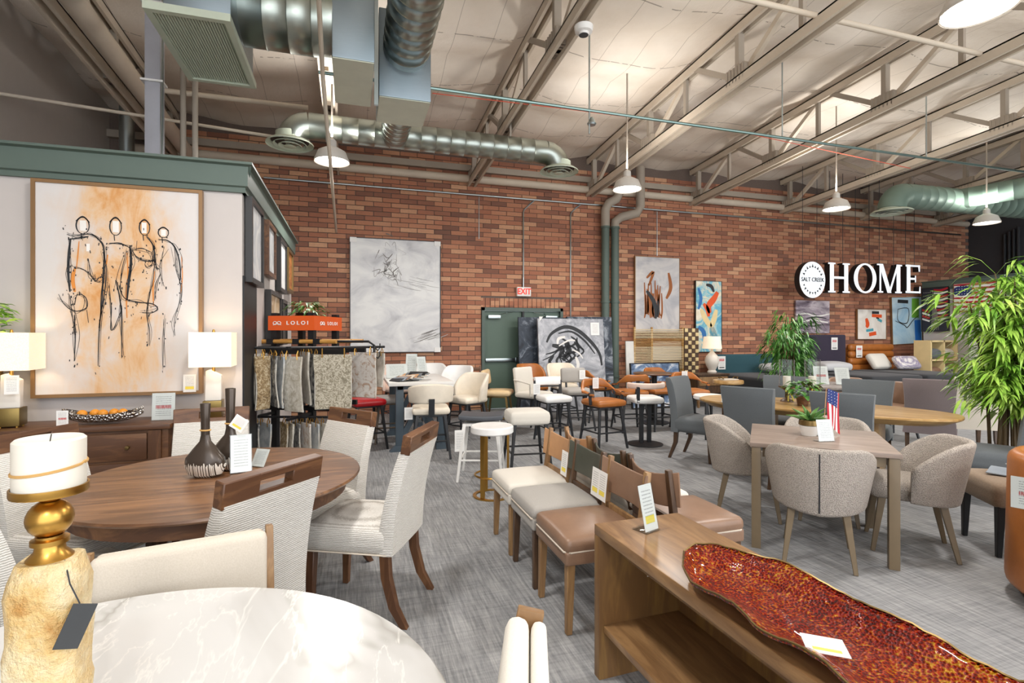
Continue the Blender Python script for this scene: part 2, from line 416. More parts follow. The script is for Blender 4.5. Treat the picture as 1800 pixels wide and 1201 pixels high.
# ceiling: billowing white insulation blankets between the trusses
SL = .063
TX = [-5.5+2.6*i for i in range(1,9)]
TX = [-2.9+2.6*i for i in range(8)]
def chord(y): return 4.55+SL*(BY-y)
k = NT('insulation_blanket').p(.7); sp, ps = k.pos()
def line(axis, per, w, soft=1): 
    fr = k.math('FRACT', k.math('ADD', k.math('DIVIDE', sp[axis], per), 40.)); return k.math('LESS_THAN', k.math('ABSOLUTE', k.math('SUBTRACT', fr, .5)), w/per/2)
s1 = line(0, .52, .008); s2 = k.math('MULTIPLY', line(1, 1.22, .016), k.math('GREATER_THAN', k.noise(ps, 9, 2), .46))
n1 = k.noise(ps, .9, 4); col = k.ramp(n1, [(.25,'#dccfbe'),(.7,'#f0e6d9')])
col = k.mix(k.math('MULTIPLY', s1, .5), col, '#7d6d5a'); col = k.mix(k.math('MULTIPLY', s2, .6), col, '#5d4f40')
wr = k.noise(ps, 5, 4, .6); k.col(col).bump(wr, .5, .03); MT['blanket'] = k.m
cm = MB(); NXb = 12; xs = []
edges = [XL-.2]+TX+[XR+.2]
for a, b in zip(edges, edges[1:]):
    for i in range(NXb): xs.append((a+(b-a)*i/NXb, i/NXb, b-a))
xs.append((XR+.2, 0, 1)); ys = [YF+(BY-YF+.2)*j/96 for j in range(97)]
rr = random.Random(3); ph = [rr.random()*6 for _ in range(40)]
vs = []
for i,(x,u,w) in enumerate(xs):
    for y in ys:
        py = ((y+50)%1.22)/1.22
        sag = .10*math.sin(PI*u)**.6+.085*math.sin(PI*py)**.7*(.4+.6*math.sin(PI*u))
        sag += .02*math.sin(x*5+ph[i//12]+1.7*math.sin(y*2))+.015*math.sin(y*6+x*3)
        vs.append((x, y, chord(y)+.86-sag))
nY = len(ys); cm.add(vs, [(i*nY+j, i*nY+j+1, (i+1)*nY+j+1, (i+1)*nY+j) for i in range(len(xs)-1) for j in range(nY-1)])
struct(cm.build('ceiling', MT['blanket'], ang=180), 'sagging beige insulation blanket ceiling sloping down to the brick wall')
# roof trusses
TN = ['far left roof truss next to the grey wall','second roof truss from the left, behind the hanging ducts','roof truss crossing behind the end of the long round duct','roof truss above the pair of green downpipes','roof truss left of the hanging white letters','roof truss passing above the hanging white letters','roof truss running into the green duct at right','rightmost roof truss beside the dark end wall']
RIB = MB().box((0,0,0),(.17,.02,.2)).mesh('gusset_rib', MT['beige2'], smooth=False)
for i, x in enumerate(TX):
    t = thing('roof_truss', 'beige painted '+TN[i], 'truss', (x,0,0), 0, 'roof trusses')
    y0, y1 = YF+.1, BY-.02
    for nm, dz, ww in (('bottom_chord',0,.17),('top_chord',.7,.14)):
        b = MB()
        for sx in (-1,1):
            b.bar((sx*(ww/2-.02),y0,chord(y0)+dz),(sx*(ww/2-.02),y1,chord(y1)+dz),.04,.13)
        b.bar((0,y0,chord(y0)+dz+.055),(0,y1,chord(y1)+dz+.055),ww,.02); b.build(nm, MT['beige'], t, smooth=False)
    wi = 0
    y = BY-.25
    while y > 0:
        c0 = chord(y)
        MB().bar((0,y,c0),(0,y,c0+.68),.09,.07).build('web_post', MT['beige2'], t, smooth=False)
        MB().bar((.02,y,c0+.04),(.02,y-1.0,chord(y-1.0)+.68),.06,.07).build('web_diagonal', MT['beige'], t, smooth=False)
        if y+1 < BY: MB().bar((-.02,y,c0+.04),(-.02,y+.9,chord(y+.9)+.68),.06,.07).build('web_diagonal', MT['beige2'], t, smooth=False)
        g = MB().box((0,y,c0+.1),(.15,.34,.2))
        gp = g.build('gusset', MT['beige2'], t, smooth=False)
        for q in range(6): obj('gusset_rib', RIB, gp, (0,y-.15+q*.06,c0+.1))
        y2 = y-1.0
        if y2 > 0: MB().bar((0,y2,chord(y2)),(0,y2,chord(y2)+.68),.05,.06).build('web_post', MT['beige2'], t, smooth=False)
        y -= 2.15
# ledger strip and pipes along the brick wall
struct(MB().box2((XL,BY-.1,4.78),(XR,BY,4.9)).build('trim_1', MT['beige2'], smooth=False), 'beige ledger along the top of the brick wall')
def pipe(name, label, cat, pts, r, m, n=10, **kw):
    # smooth round pipe through the given points
    P = [Vector(p) for p in pts]; Q = [P[0]]
    for i in range(1, len(P)-1):
        a, b = (P[i-1]-P[i]), (P[i+1]-P[i]); d = min(a.length, b.length, r*4+.04)*.5
        p0, p2 = P[i]+a.normalized()*d, P[i]+b.normalized()*d
        for q in range(5):
            u = q/4; Q.append(p0*(1-u)**2+P[i]*2*u*(1-u)+p2*u*u)
    Q.append(P[-1]); return tag(MB().tube(Q, r, n).build(name, m), label, cat, **kw)
a, b = WY(352,264,10.02), WY(700,308,10.02)
pipe('sprinkler_pipe', 'thick beige sprinkler main running along the top of the brick wall', 'pipe', [(XL+.3,10.1,4.62),(XR-.2,10.1,4.62)], .075, MT['beige'], 12)
pipe('wall_conduit', 'thin steel conduit running along the upper brick wall', 'conduit', [(-1.5,10.14,4.32),(XR-.4,10.14,4.32)], .022, MT['steel'])
for px, pb, ny, w in ((920,505,360,'exit sign'),(1003,560,365,'leaning canvases beside the door')):
    q = WY(px, pb, 10.16); pipe('drop_conduit', 'thin conduit dropping down the bricks to the '+w, 'conduit', [(q.x+.25,10.16,4.32),(q.x+.12,10.16,WY(px,ny,10.16).z),(q.x,10.16,WY(px,ny+10,10.16).z),q], .014, MT['steel'], 6, group='conduits dropping down the brick wall')
for px, pt, pb, w in ((842,330,420,'between the white canvas and the door'),(1155,360,450,'above the tall grey and brown canvas')):
    q = WY(px,pb,10.17); pipe('hanging_wire', 'thin wire on the bricks '+w, 'wire', [(q.x,10.17,4.3),q], .007, MT['steel'], 5)
# green downpipes beside the door
for px, lab in ((1066,'left'),(1083,'right')):
    q = WY(px, 600, 9.95); t = thing('downpipe', 'dark green vertical downpipe, %s one of the pair' % lab, 'pipe', (q.x,10.0,0), 0, 'downpipes on the brick wall')
    MB().lathe([(.085,0),(.085,3.86)], 16).build('lower_pipe', MT['green'], t)
    up = [(0,0,3.84),(0,0,4.2),(.06,-.03,4.33),(.22,-.09,4.42),(.28,-.1,4.55),(.28,-.1,5.15)] if lab == 'left' else [(0,0,3.84),(0,0,3.95),(.12,-.03,4.05),(.48,-.09,4.15),(.56,-.1,4.3),(.56,-.1,5.15)]
    MB().tube(up, .095, 14).build('elbow_pipe', MT['beige2'], t)
    for z in (.6,2.2,3.8): MB().lathe([(.1,z),(.1,z+.04)], 16).build('clamp', MT['green'], t)
# door
dr = thing('door_1', 'dark green double exit door in the brick wall', 'door', ((DX0+DX1)/2,BY,0)); del dr['category']; dr['kind'] = 'structure'
W2 = (DX1-DX0)/2
fm = MB().box2((-W2,-.06,0),(-W2+.06,.15,DTOP)).box2((W2-.06,-.06,0),(W2,.15,DTOP)).box2((-W2,-.06,DTOP-.06),(W2,.15,DTOP)); fm.build('door_frame', MT['green'], dr, smooth=False)
MT['door'] = plain('door_green', '#566a5d', .5, var=.03)
for sx in (-1,1):
    lf = MB().box2((sx*.008,.02,.01),(sx*(W2-.065),.065,DTOP-.065)).build('door_leaf', MT['door'], dr, smooth=False)
    cx = sx*W2/2
    MB().box((cx,-.02,1.0),(W2*.82,.06,.07)).box((cx-sx*W2*.36,-.01,1.0),(.1,.09,.1)).build('push_bar', MT['steel'], lf, bevel=.008)
    MB().box((cx+sx*.18,-.03,1.88),(.26,.08,.07)).build('door_closer', MT['steel'], lf, bevel=.006)
    MB().bar((cx+sx*.05,-.04,1.93),(cx-sx*.05,-.16,1.96),.02,.01).bar((cx-sx*.05,-.16,1.96),(cx-sx*.2,-.03,1.98),.02,.01).build('closer_arm', MT['steel'], lf)
MB().box((0,-.02,1),(.04,.05,2)).build('centre_astragal', MT['black'], dr)
# exit sign
q = WY(921,513,10.1); t = thing('exit_sign', 'small white exit sign with red letters above the green door', 'sign', (q.x,10.13,q.z))
MB().box((0,0,0),(.3,.09,.19)).build('housing', MT['white'], t, bevel=.01)
MB().tube([(0,0,.09),(0,0,.3)],.012,6).build('stem', MT['steel'], t)
MT['exit_red'] = emit('exit_red', '#d8301c', .6); e = obj('lettering', text_mesh('lettering','EXIT',.17,.003,MT['exit_red'],sx=.85,bold=.004), t, (0,-.048,0)); e['label'] = 'red EXIT lettering'
# ------------------------------------------------------------------ white showroom partitions with green crown
PX, PY, PH, PE = -.87, 4.77, 2.92, 8.43
struct(MB().box2((XL,PY,0),(PX,PY+.14,PH-.2)).build('wall_front', MT['white_wall'], smooth=False), 'white partition wall behind the sideboard with the tall figure painting')
struct(MB().box2((PX-.14,PY+.14,0),(PX,PE,PH-.2)).build('wall_side', MT['white_wall'], smooth=False), 'white partition return hung with small black framed pictures')
def crown(name, a, b, out, lab):
    a, b, o_ = Vector(a), Vector(b), Vector(out); rings = []
    prof = [(0,PH-.24),(.03,PH-.24),(.03,PH-.2),(.05,PH-.19),(.055,PH-.03),(.09,PH-.02),(.09,PH),(-.2,PH),(-.2,PH-.24)]
    for p, ex in ((a,0),(b,1)): rings.append([p+o_*u+(b-a).normalized()*(max(u,0)*(1 if ex else -1) if name != 'trim_4' else 0)+Vector((0,0,z)) for u,z in prof])
    struct(MB().loft(rings).build(name, MT['green'], smooth=False), lab)
crown('trim_2', (XL,PY,0), (PX,PY,0), (0,-1,0), 'grey green crown trim along the top of the left partition')
crown('trim_3', (PX,PY,0), (PX,PE,0), (1,0,0), 'grey green crown trim receding along the partition side')
RXP = 14.5
struct(MB().box2((RXP,5.2,0),(RXP+.14,BY-.3,PH-.2)).build('wall_mattress', MT['white_wall'], smooth=False), 'white partition at far right behind the beds')
crown('trim_4', (RXP,5.2,0), (RXP,BY-.3,0), (-1,0,0), 'dark green crown trim on the far right partition')
struct(MB().box2((PX-.002,PY+.02,0),(PX+.012,PY+.62,2.0)).build('door_2', MT['black'], smooth=False), 'black doorway panel at the front edge of the partition side')
# ------------------------------------------------------------------ high bay lamps
k = emit('lamp_diffuser', '#fff6ea', 7.); MT['diff'] = k; MT['lampshade_metal'] = plain('pendant_enamel', '#cfcac2', .4)
LX = [-.24,3.97,8.07,11.9]; n = 0
spots = [(x,6.95) for x in LX]+[(4.05,2.41),(-.2,2.4),(8.1,2.4),(12,2.4),(-.2,-2.1),(4.05,-2.1),(8.1,-2.1)]
LN = ['white dome pendant lamp hanging near the long round duct','white dome pendant lamp hanging beside the grey downpipe elbows','white dome pendant lamp hanging above the white sign letters','white dome pendant lamp below the green duct at far right','big white dome pendant lamp at the top right corner']
proto = None
for i,(x,y) in enumerate(spots):
    lab = LN[i] if i < 5 else 'white dome pendant lamp '+['above the walnut table','above the tub chair side of the room','near the right hand end wall','behind the viewer at left','behind the viewer in the middle','behind the viewer at right'][i-5]
    if proto is None:
        t = proto = thing('pendant_lamp', lab, 'lamp', (x,y,3.7), 0, 'dome pendant lamps')
        sh_ = MB().lathe([(.215,0),(.215,.025),(.2,.05),(.17,.13),(.1,.17),(.06,.19),(.055,.27),(.02,.3),(.0,.3)],28,cap=False).lathe([(.207,.004),(.19,.05),(.16,.12),(.0,.16)],28,cap=False); sh_ = sh_.build('shade', MT['lampshade_metal'], t)
        MB().lathe([(.0,.012),(.1,.006),(.204,.02)][::-1],28,cap=False).build('diffuser', MT['diff'], sh_)
        MB().tube([(0,0,.3),(0,0,1.8)],.012,6).build('stem', MT['beige2'], t)
    else: t = dup(proto, lab, (x,y,3.7))
    L = bpy.data.lights.new('lamp_light','AREA'); L.shape = 'DISK'; L.size = .38; L.energy = LAMP_W; L.color = (1,.965,.92)
    lo = bpy.data.objects.new('lamp_light', L); C.objects.link(lo); lo.location = (x,y,3.69)
    U = bpy.data.lights.new('ceiling_fill_light','AREA'); U.shape = 'DISK'; U.size = .3; U.energy = CEIL_FILL; U.color = (1,.965,.92)  # added light above each opaque dome to brighten the ceiling, not the lamp's own
    uo = bpy.data.objects.new('ceiling_fill_light', U); C.objects.link(uo); uo.location = (x,y,4.02); uo.rotation_euler = (PI,0,0)
# ------------------------------------------------------------------ ducts and services under the roof
def spiral(b, p0, p1, r, step, n=24, rib=.006):
    p0, p1 = Vector(p0), Vector(p1); L = (p1-p0).length; m = max(2, int(L/step)); pts, R = [], []
    for i in range(m+1):
        u = i/m; p = p0.lerp(p1, u)
        if i in (0,m): pts.append(p); R.append(r)
        else:
            e = (p1-p0).normalized()*.008
            pts += [p-e, p, p+e]; R += [r, r+rib, r]
    return b.tube(pts, R, n)
def elbow(b, c, r, R, d0, d1, n=24, seg=5):     # mitred 90 degree bend starting at c along d0, ending along d1
    d0, d1 = Vector(d0), Vector(d1); c = Vector(c); o_ = c+d1*R; pts = []
    for i in range(seg+1):
        a = PI/2*i/seg; pts.append(o_-d1*R*math.cos(a)+d0*R*math.sin(a))
    b.tube(pts, r, n, cap=True); return pts[-1]
def diffuser(t, c, r, m):
    c = Vector(c)
    MB().lathe([(r,0),(r,.015),(r*.85,.05),(r*.6,.07),(r*.6,.16)],32,c,cap=False).build('diffuser_rim', m, t)
    MB().lathe([(r*.62,.03),(r*.7,.0),(r*.72,.004)],32,c,cap=False).build('diffuser_ring', m, t); MB().lathe([(r*.36,.02),(r*.48,-.015),(r*.5,-.01)],32,c,cap=False).build('diffuser_ring', m, t)
    MB().lathe([(0,-.03),(r*.2,-.025),(r*.26,-.02),(.0,.03)],24,c).build('diffuser_cone', m, t); MB().disc(c+Vector((0,0,.05)), r*.8).build('diffuser_throat', MT['black'], t)
MT['vent'] = plain('green_white_diffuser', '#c3ccb9', .45)
t = thing('supply_duct', 'long galvanised round duct with elbows and two round ceiling diffusers', 'duct', (0,7.5,4.33))
spiral(MB(), (-.55,0,0), (2.85,0,0), .178, .21).build('main_run', MT['duct'], t)
for sx, x in ((-1,-.55),(1,2.85)):
    e = MB(); q = elbow(e, (x,0,0), .178, .24, (sx,0,0), (0,0,-1)); e.build('elbow', MT['duct'], t); diffuser(t, (q.x,0,-.28), .3, MT['vent'])
spiral(MB(), (.57,-1.25,-.02), (.57,-.1,-.02), .185, .13).build('branch_run', MT['duct'], t)
for x in (-.2,.95,2.3): MB().box((x,.0,.45),(.03,.01,.55)).build('hanger_strap', MT['beige2'], t)
t = thing('trunk_duct', 'big round spiral duct with galvanised box fitting running overhead in depth', 'duct', (.55,0,4.42))
spiral(MB(), (0,.9,.1), (0,5.6,.1), .24, .16, 28).build('trunk_run', MT['duct'], t)
MB().box2((-.28,5.55,-.42),(.26,6.25,.5)).build('box_fitting', MT['duct_dark'], t, bevel=.01); MB().box2((-.275,5.56,-.43),(.255,6.24,-.42)).build('box_base', MT['box_under'], t)
MB().box((-.31,5.5,.1),(.04,.04,1.3)).build('hanger_channel', MT['steel'], t)
t = thing('return_duct', 'wide galvanised duct with a rectangular return air grille', 'duct', (0,5.2,4.45))
spiral(MB(), (-.95,0,0), (-.15,0,0), .3, .16, 28).build('cross_run', MT['duct'], t)
MB().box2((-1.42,-.5,-.36),(-.94,.5,.5)).build('plenum', MT['duct_dark'], t, bevel=.01)
MB().box2((-.17,-.3,-.45),(.2,.65,.7)).build('drop_box', MT['duct_dark'], t, bevel=.01); MB().box2((-.165,-.295,-.46),(.195,.645,-.45)).build('box_base', MT['box_under'], t)
fr = MB(); gx0, gx1, gy0, gy1 = -1.52,-.92,-.62,.56
fr.box2((gx0,gy0,-.46),(gx1,gy0+.05,-.4)).box2((gx0,gy1-.05,-.46),(gx1,gy1,-.4)).box2((gx0,gy0+.05,-.46),(gx0+.05,gy1-.05,-.4)).box2((gx1-.05,gy0+.05,-.46),(gx1,gy1-.05,-.4))
g = fr.build('grille_frame', MT['vent'], t, smooth=False); MB().box2((gx0+.03,gy0+.03,-.41),(gx1-.03,gy1-.03,-.405)).build('grille_backing', MT['black'], g)
sl = MB().box((0,0,0),(.004,gy1-gy0-.1,.016),mx=Matrix.Rotation(.7,4,'Y')).mesh('louvre', MT['vent'], smooth=False)
for i in range(24): obj('louvre', sl, g, (gx0+.06+i*(gx1-gx0-.12)/23,(gy0+gy1)/2,-.44))
# right hand green duct
t = thing('green_duct', 'grey green round duct with elbow diffuser and dark rectangular trunk at far right', 'duct', (10.3,7.6,4.3))
e = MB(); q = elbow(e, (.25,0,0), .24, .3, (-1,0,0), (0,0,-1)); e.build('elbow', MT['green_duct'], t); diffuser(t, (q.x,0,-.36), .36, MT['vent'])
spiral(MB(), (.25,0,0), (4.6,-.3,-.05), .24, .2).build('round_run', MT['green_duct'], t)
spiral(MB(), (1.6,-.1,.0), (2.6,-2.0,.1), .2, .2).build('branch_run', MT['green_duct'], t)
MB().box2((1.0,-2.9,.12),(2.6,-1.9,.75)).build('trunk_box', MT['dkgreen'], t, bevel=.01); MB().box2((1.0,-3.0,.08),(2.7,-1.9,.13)).build('trunk_flange', MT['green_duct'], t)
# conduits, wires, posts
q0, q1 = WY(560,127,6.03), WY(1800,303,6.03)
MT['teal'] = metal('teal_conduit', '#8fa7a2', .35)
pipe('hanging_conduit', 'long pale green conduit hung across the whole room below the trusses', 'conduit', [q0, (11.8,6.03,q0.z)], .02, MT['teal'], 8)
for px, py, yb in ((1036,12,190),(1375,105,233),(1628,160,272)):
    q = WY(px,yb,6.03); pipe('hanger_rod', 'thin steel rod holding the long conduit, %s' % {1036:'beside the smoke detector',1375:'in the middle of the ceiling',1628:'near the green duct'}[px], 'rod', [(q.x,6.03,chord(6.03)+.7),(q.x,6.03,q0.z-(.3 if px == 1036 else 0))], .011, MT['steel'], 6, group='rods holding the conduit')
q = WY(1040,216,6.03); MB_ = MB().lathe([(.05,0),(.06,.02),(.035,.07),(.015,.1)],14).build('hanging_sensor', MT['steel'], loc=(q.x,6.03,q.z-.03)); tag(MB_, 'small round steel sensor hanging at the end of a rod', 'sensor')
q = F(1026,55,4.72); t = thing('smoke_detector', 'white round smoke detector under a roof truss', 'detector', (q.x,q.y,4.68))
MB().lathe([(.0,0),(.05,0),(.06,.02),(.09,.03),(.1,.07),(.1,.09),(0,.09)],24).build('body', MT['white'], t); MB().lathe([(.03,-.004),(.05,-.004),(.05,.01)],16).build('vent_ring', MT['charcoal'], t)
pipe('ceiling_pipe', 'beige pipe crossing the ceiling at top centre', 'pipe', [(-3,4.4,4.98),(XR,4.4,4.98)], .03, MT['beige'])
pipe('ceiling_pipe', 'beige pipe under the blankets at left of the round duct', 'pipe', [(-2.6,8.0,4.78),(-.6,8.0,4.78)], .035, MT['beige'])
pipe('ceiling_pipe', 'thin beige conduit hanging in front of the left brick corner', 'pipe', [(-3.8,7.2,4.2),(-.55,7.6,4.15)], .02, MT['beige'])
MT['red'] = plain('red_plastic', '#b8232a', .4)
MT['redcable'] = plain('red_cable', '#d4604a', .5)
q = WY(800,160,6.8); pipe('red_cable', 'thin red cable strung across the ceiling above the conduit', 'cable', [WY(760,164,6.8),WY(1000,192,6.8),WY(1300,232,6.8),WY(1600,296,6.8)], .007, MT['redcable'], 5)
pipe('sloping_pipe', 'thick beige pipe sloping along the far left roof truss', 'pipe', [(-2.62,-1,chord(-1)+.02),(-2.62,10.0,chord(10)-.02)], .11, MT['beige'], 14)
q = WY(560,2,5.6); q2 = WY(591,405,10.05); pipe('diagonal_pipe', 'slim pale pole slanting past the dome lamp down to the bricks', 'pole', [WY(559,-30,4.2), WY(567,130,5.2), WY(580,278,6.15), WY(591,408,10.1)], .02, MT['beige'], 8)
# column and pipes rising behind the left partition
q = WY(272,270,6.2); t = thing('steel_column', 'pale grey square column rising behind the left partition', 'column', (q.x,6.2,0))
MB().box2((-.07,-.07,0),(.07,.07,5.4)).build('post', MT['duct_dark'] if 0 else plain('column_paint','#a9a9b0',.6), t, bevel=.01); MB().tube([(.09,-.08,0),(.085,-.08,2.6),(.1,-.08,5.3)],.012,6).build('cable', MT['steel'], t)
for z in (3.2,4.1,4.9): MB().box((.0,-.02,z),(.2,.15,.02)).build('cable_tie', MT['white'], t)
for px, w in ((322,'left'),(343,'right')):
    q = WY(px,250,6.6); pipe('riser_pipe', 'thin beige riser behind the partition, %s of two' % w, 'pipe', [(q.x,6.6,0),(q.x,6.6,4.45 if px == 343 else 4.7)], .03, MT['beige2'], group='riser pipes')
q = WY(223,230,9.4); pipe('riser_pipe', 'pale grey vertical pipe near the back left corner', 'pipe', [(q.x,9.4,0),(q.x,9.4,5.2)], .1, MT['steel'], 14)
for i in range(4): q = WX(1766+i*8,420,XR-.05); pipe('wall_pipe', 'dark conduit on the end wall, number %d of four from the left' % (i+1) if 0 else ['leftmost dark conduit on the end wall','second dark conduit from the left on the end wall','third dark conduit from the left on the end wall','rightmost dark conduit on the end wall'][i], 'conduit', [(XR-.05,q.y,0),(XR-.05,q.y,4.2+.05*i)], .035, MT['charcoal'], 8, group='conduits on the dark end wall')
# ------------------------------------------------------------------ hanging sign: disc and four serif letters
SY = 9.25; xA = WY(1405,490,SY).x
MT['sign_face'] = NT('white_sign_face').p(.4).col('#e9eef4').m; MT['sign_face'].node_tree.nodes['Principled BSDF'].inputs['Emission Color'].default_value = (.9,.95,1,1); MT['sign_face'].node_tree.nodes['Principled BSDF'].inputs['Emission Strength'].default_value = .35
MT['ink'] = plain('dark_ink', '#26282c', .6)
XZ = Matrix.Rotation(PI/2,4,'X')
def sign_piece(name, label, cx, cz, polys, depth, w):
    t = thing(name, label, 'sign', (cx,SY,cz), 0, 'hanging sign pieces'); bd = MB(); fc = MB()
    for P in polys:
        bd.prism(P, 0, depth, Matrix.Rotation(-PI/2,4,'X') @ Matrix.Diagonal((1,-1,1,1))); fc.prism([(x*.985,z*.985) for x,z in P], -.006, 0, Matrix.Rotation(-PI/2,4,'X') @ Matrix.Diagonal((1,-1,1,1)))
    bd.build('body', MT['black'], t, smooth=False); fc.build('face', MT['sign_face'], t, smooth=False)
    top = chord(SY)+.75-cz
    for sx in ((-.3*w,.3*w) if w > .4 else (0,)): MB().tube([(sx,depth/2,.3),(sx,depth/2,top)],.006,5).build('cable', MT['charcoal'], t)
    return t
zc = WY(1428,492,SY).z; r = .42
cx = WY(1428,490,SY).x
d = sign_piece('logo_sign', 'round white hanging sign ringed with dark triangles left of the letters', cx, zc, [[(r*.9*math.cos(2*PI*i/40), r*math.sin(2*PI*i/40)) for i in range(40)]], .14, .7)
e = obj('lettering', text_mesh('lettering','SALT CREEK',.135,.004,MT['ink'],sx=.9), d, (0,-.012,0)); e['label'] = 'dark SALT CREEK lettering'
for i in range(22):
    a = 2*PI*(i+.5)/22
    if abs(math.sin(a)) < .3: continue
    R0, R1 = .68*r, .86*r if i % 2 else .8*r; da = .1
    P = [(R1*.9*math.cos(a),R1*math.sin(a)),(R0*.9*math.cos(a+da),R0*math.sin(a+da)),(R0*.9*math.cos(a-da),R0*math.sin(a-da))]
    MB().prism(P, -.01, -.005, Matrix.Rotation(-PI/2,4,'X') @ Matrix.Diagonal((1,-1,1,1))).build('triangle', MT['ink'], d, smooth=False)
h = .35
def serif(x, z, w=.22, s=.035): return [(x-w/2,z-s/2),(x+w/2,z-s/2),(x+w/2,z+s/2),(x-w/2,z+s/2)]
def stem(x0, z0, x1, z1, w): return [(x0-w/2,z0),(x0+w/2,z0),(x1+w/2,z1),(x1-w/2,z1)]
s = .018
Hh = [stem(-.22,-h,-.22,h,.12), stem(.22,-h,.22,h,.12), [(-.22,-.025),(.22,-.025),(.22,.03),(-.22,.03)]]+[serif(x,z) for x in (-.22,.22) for z in (-h+s,h-s)]
def ring(a, b, wi, n=32): 
    out = []
    for i in range(n):
        t0, t1 = 2*PI*i/n, 2*PI*(i+1)/n; ia, ib = a-wi, b-.04
        out.append([(a*math.cos(t0),b*math.sin(t0)),(a*math.cos(t1),b*math.sin(t1)),(ia*math.cos(t1),ib*math.sin(t1)),(ia*math.cos(t0),ib*math.sin(t0))])
    return out
Oo = ring(.36,.36,.12)
Mm = [stem(-.3,-h,-.3,h,.05), stem(.3,-h,.3,h,.12), stem(0,-h,-.28,h,.13), stem(0,-h,.28,h,.06), serif(-.3,-h+s,.18), serif(.3,-h+s), serif(-.33,h-s,.16), serif(.33,h-s,.18)]
Ee = [stem(-.15,-h,-.15,h,.12), [(-.25,h-.045),(.24,h-.045),(.24,h),(-.25,h)], [(-.25,-h),(.26,-h),(.26,-h+.045),(-.25,-h+.045)], [(-.15,-.02),(.1,-.02),(.1,.03),(-.15,.03)], [(.2,h-.16),(.24,h-.16),(.24,h),(.18,h)], [(.21,-h),(.26,-h),(.26,-h+.17),(.23,-h+.17)], [(.07,-.08),(.1,-.08),(.1,.09),(.07,.09)]]
for ch, P, p0, p1, w in (('H',Hh,1452,1497,.66),('O',Oo,1501,1540,.72),('M',Mm,1538,1588,.78),('E',Ee,1590,1619,.5)):
    xc = (WY(p0,488,SY).x+WY(p1,488,SY).x)/2; zz = WY((p0+p1)/2, 488.5+(p0-1452)*.016, SY).z
    sign_piece('sign_letter', 'white serif letter %s of the hanging sign with black sides' % ch, xc, zz, P, .14, w)
# ------------------------------------------------------------------ furniture: builders (seat faces local +Y, origin on the floor)
def face(dx, dy): return math.atan2(-dx, dy)
MT['stripe'] = striped('ribbed_ivory_fabric'); MT['walnut'] = wood('walnut', '#5a3a25', '#7d5637', 'X', 1.); MT['walnutz'] = wood('walnut_upright', '#5a3a25', '#7d5637', 'Z', 1.)
MT['walnut_top'] = wood('walnut_tabletop', '#67452c', '#916744', 'X', .8, .35, '#523521', coat=.2)
MT['linen'] = fabric('natural_linen', '#d6cdc0', '#c2b8a8', 220); MT['ivory'] = fabric('ivory_linen', '#efebe2', '#dfdacf', 240)
MT['oatmeal'] = fabric('grey_oatmeal', '#b9b4ad', '#8f8b86', 330); MT['offwhite'] = fabric('offwhite_weave', '#e4dfd5', '#d2cbbf', 260)
MT['boucle'] = boucle('taupe_boucle', '#5f5750', '#c3b9af'); MT['greyvelvet'] = fabric('slate_grey_velvet', '#6d7377', '#565b5f', 180, .85, .2, .3)
MT['taupe'] = wood('taupe_wood', '#8d7d72', '#a29084', 'X', 1., .45); MT['taupez'] = plain('taupe_leg_paint', '#776750', .45)
MT['mauve'] = fabric('mauve_velvet', '#9a8b8b', '#83767a', 120, .8, .1, .4); MT['cream'] = leather('cream_leather', '#e3d8c6', .45, .85)
MT['cognac'] = leather('cognac_leather', '#b06a2e', .38, .6); MT['tanleather'] = leather('tan_leather', '#bd9068', .5, .75); MT['greenleather'] = leather('dark_green_leather', '#4e5046', .4, .6)
MT['brownleather'] = leather('taupe_brown_leather', '#8d6f5a', .38, .7); MT['whitevinyl'] = leather('white_vinyl', '#eceae6', .4, .92); MT['blush'] = leather('blush_leather', '#e6cfc2', .45, .88)
MT['beigeleather'] = leather('beige_leather', '#d9bd92', .45, .8); MT['redleather'] = leather('red_leather', '#b0141c', .35, .7)
MT['oakchair'] = wood('chair_oak', '#8a6844', '#a9855a', 'Z', 1.2); MT['darkoak'] = wood('dark_chair_oak', '#4b3524', '#644a33', 'Z', 1.2)
MT['tweed'] = fabric('tan_tweed', '#a28d78', '#7b6957', 90, .9, .4); MT['greyseat'] = plain('grey_stool_seat', '#4d5056', .5)
MT['piping'] = plain('pale_piping', '#d9cdbd', .6)
def leg(t, a, b, w, w2, m, name='leg'): return MB().bar(a, b, w, w, w2, w2).build(name, m, t, bevel=min(w,w2)*.12, seg=1)
def curve_leg(t, pts, ws, m, name='leg'):
    rings = []
    for p, w in zip(pts, ws): rings.append([(p[0]+sx*w/2, p[1]+sy*w/2, p[2]) for sx,sy in ((-1,-1),(1,-1),(1,1),(-1,1))])
    return MB().loft(rings).build(name, m, t, ang=50)
def tagcard(t, loc, w, h, rz=0, m='card', name='price_tag', tilt=0.):
    o = MB().box((0,0,0),(w,.003,h)).build(name, MT[m], t, loc=loc); o.rotation_euler = (tilt,0,rz); return o
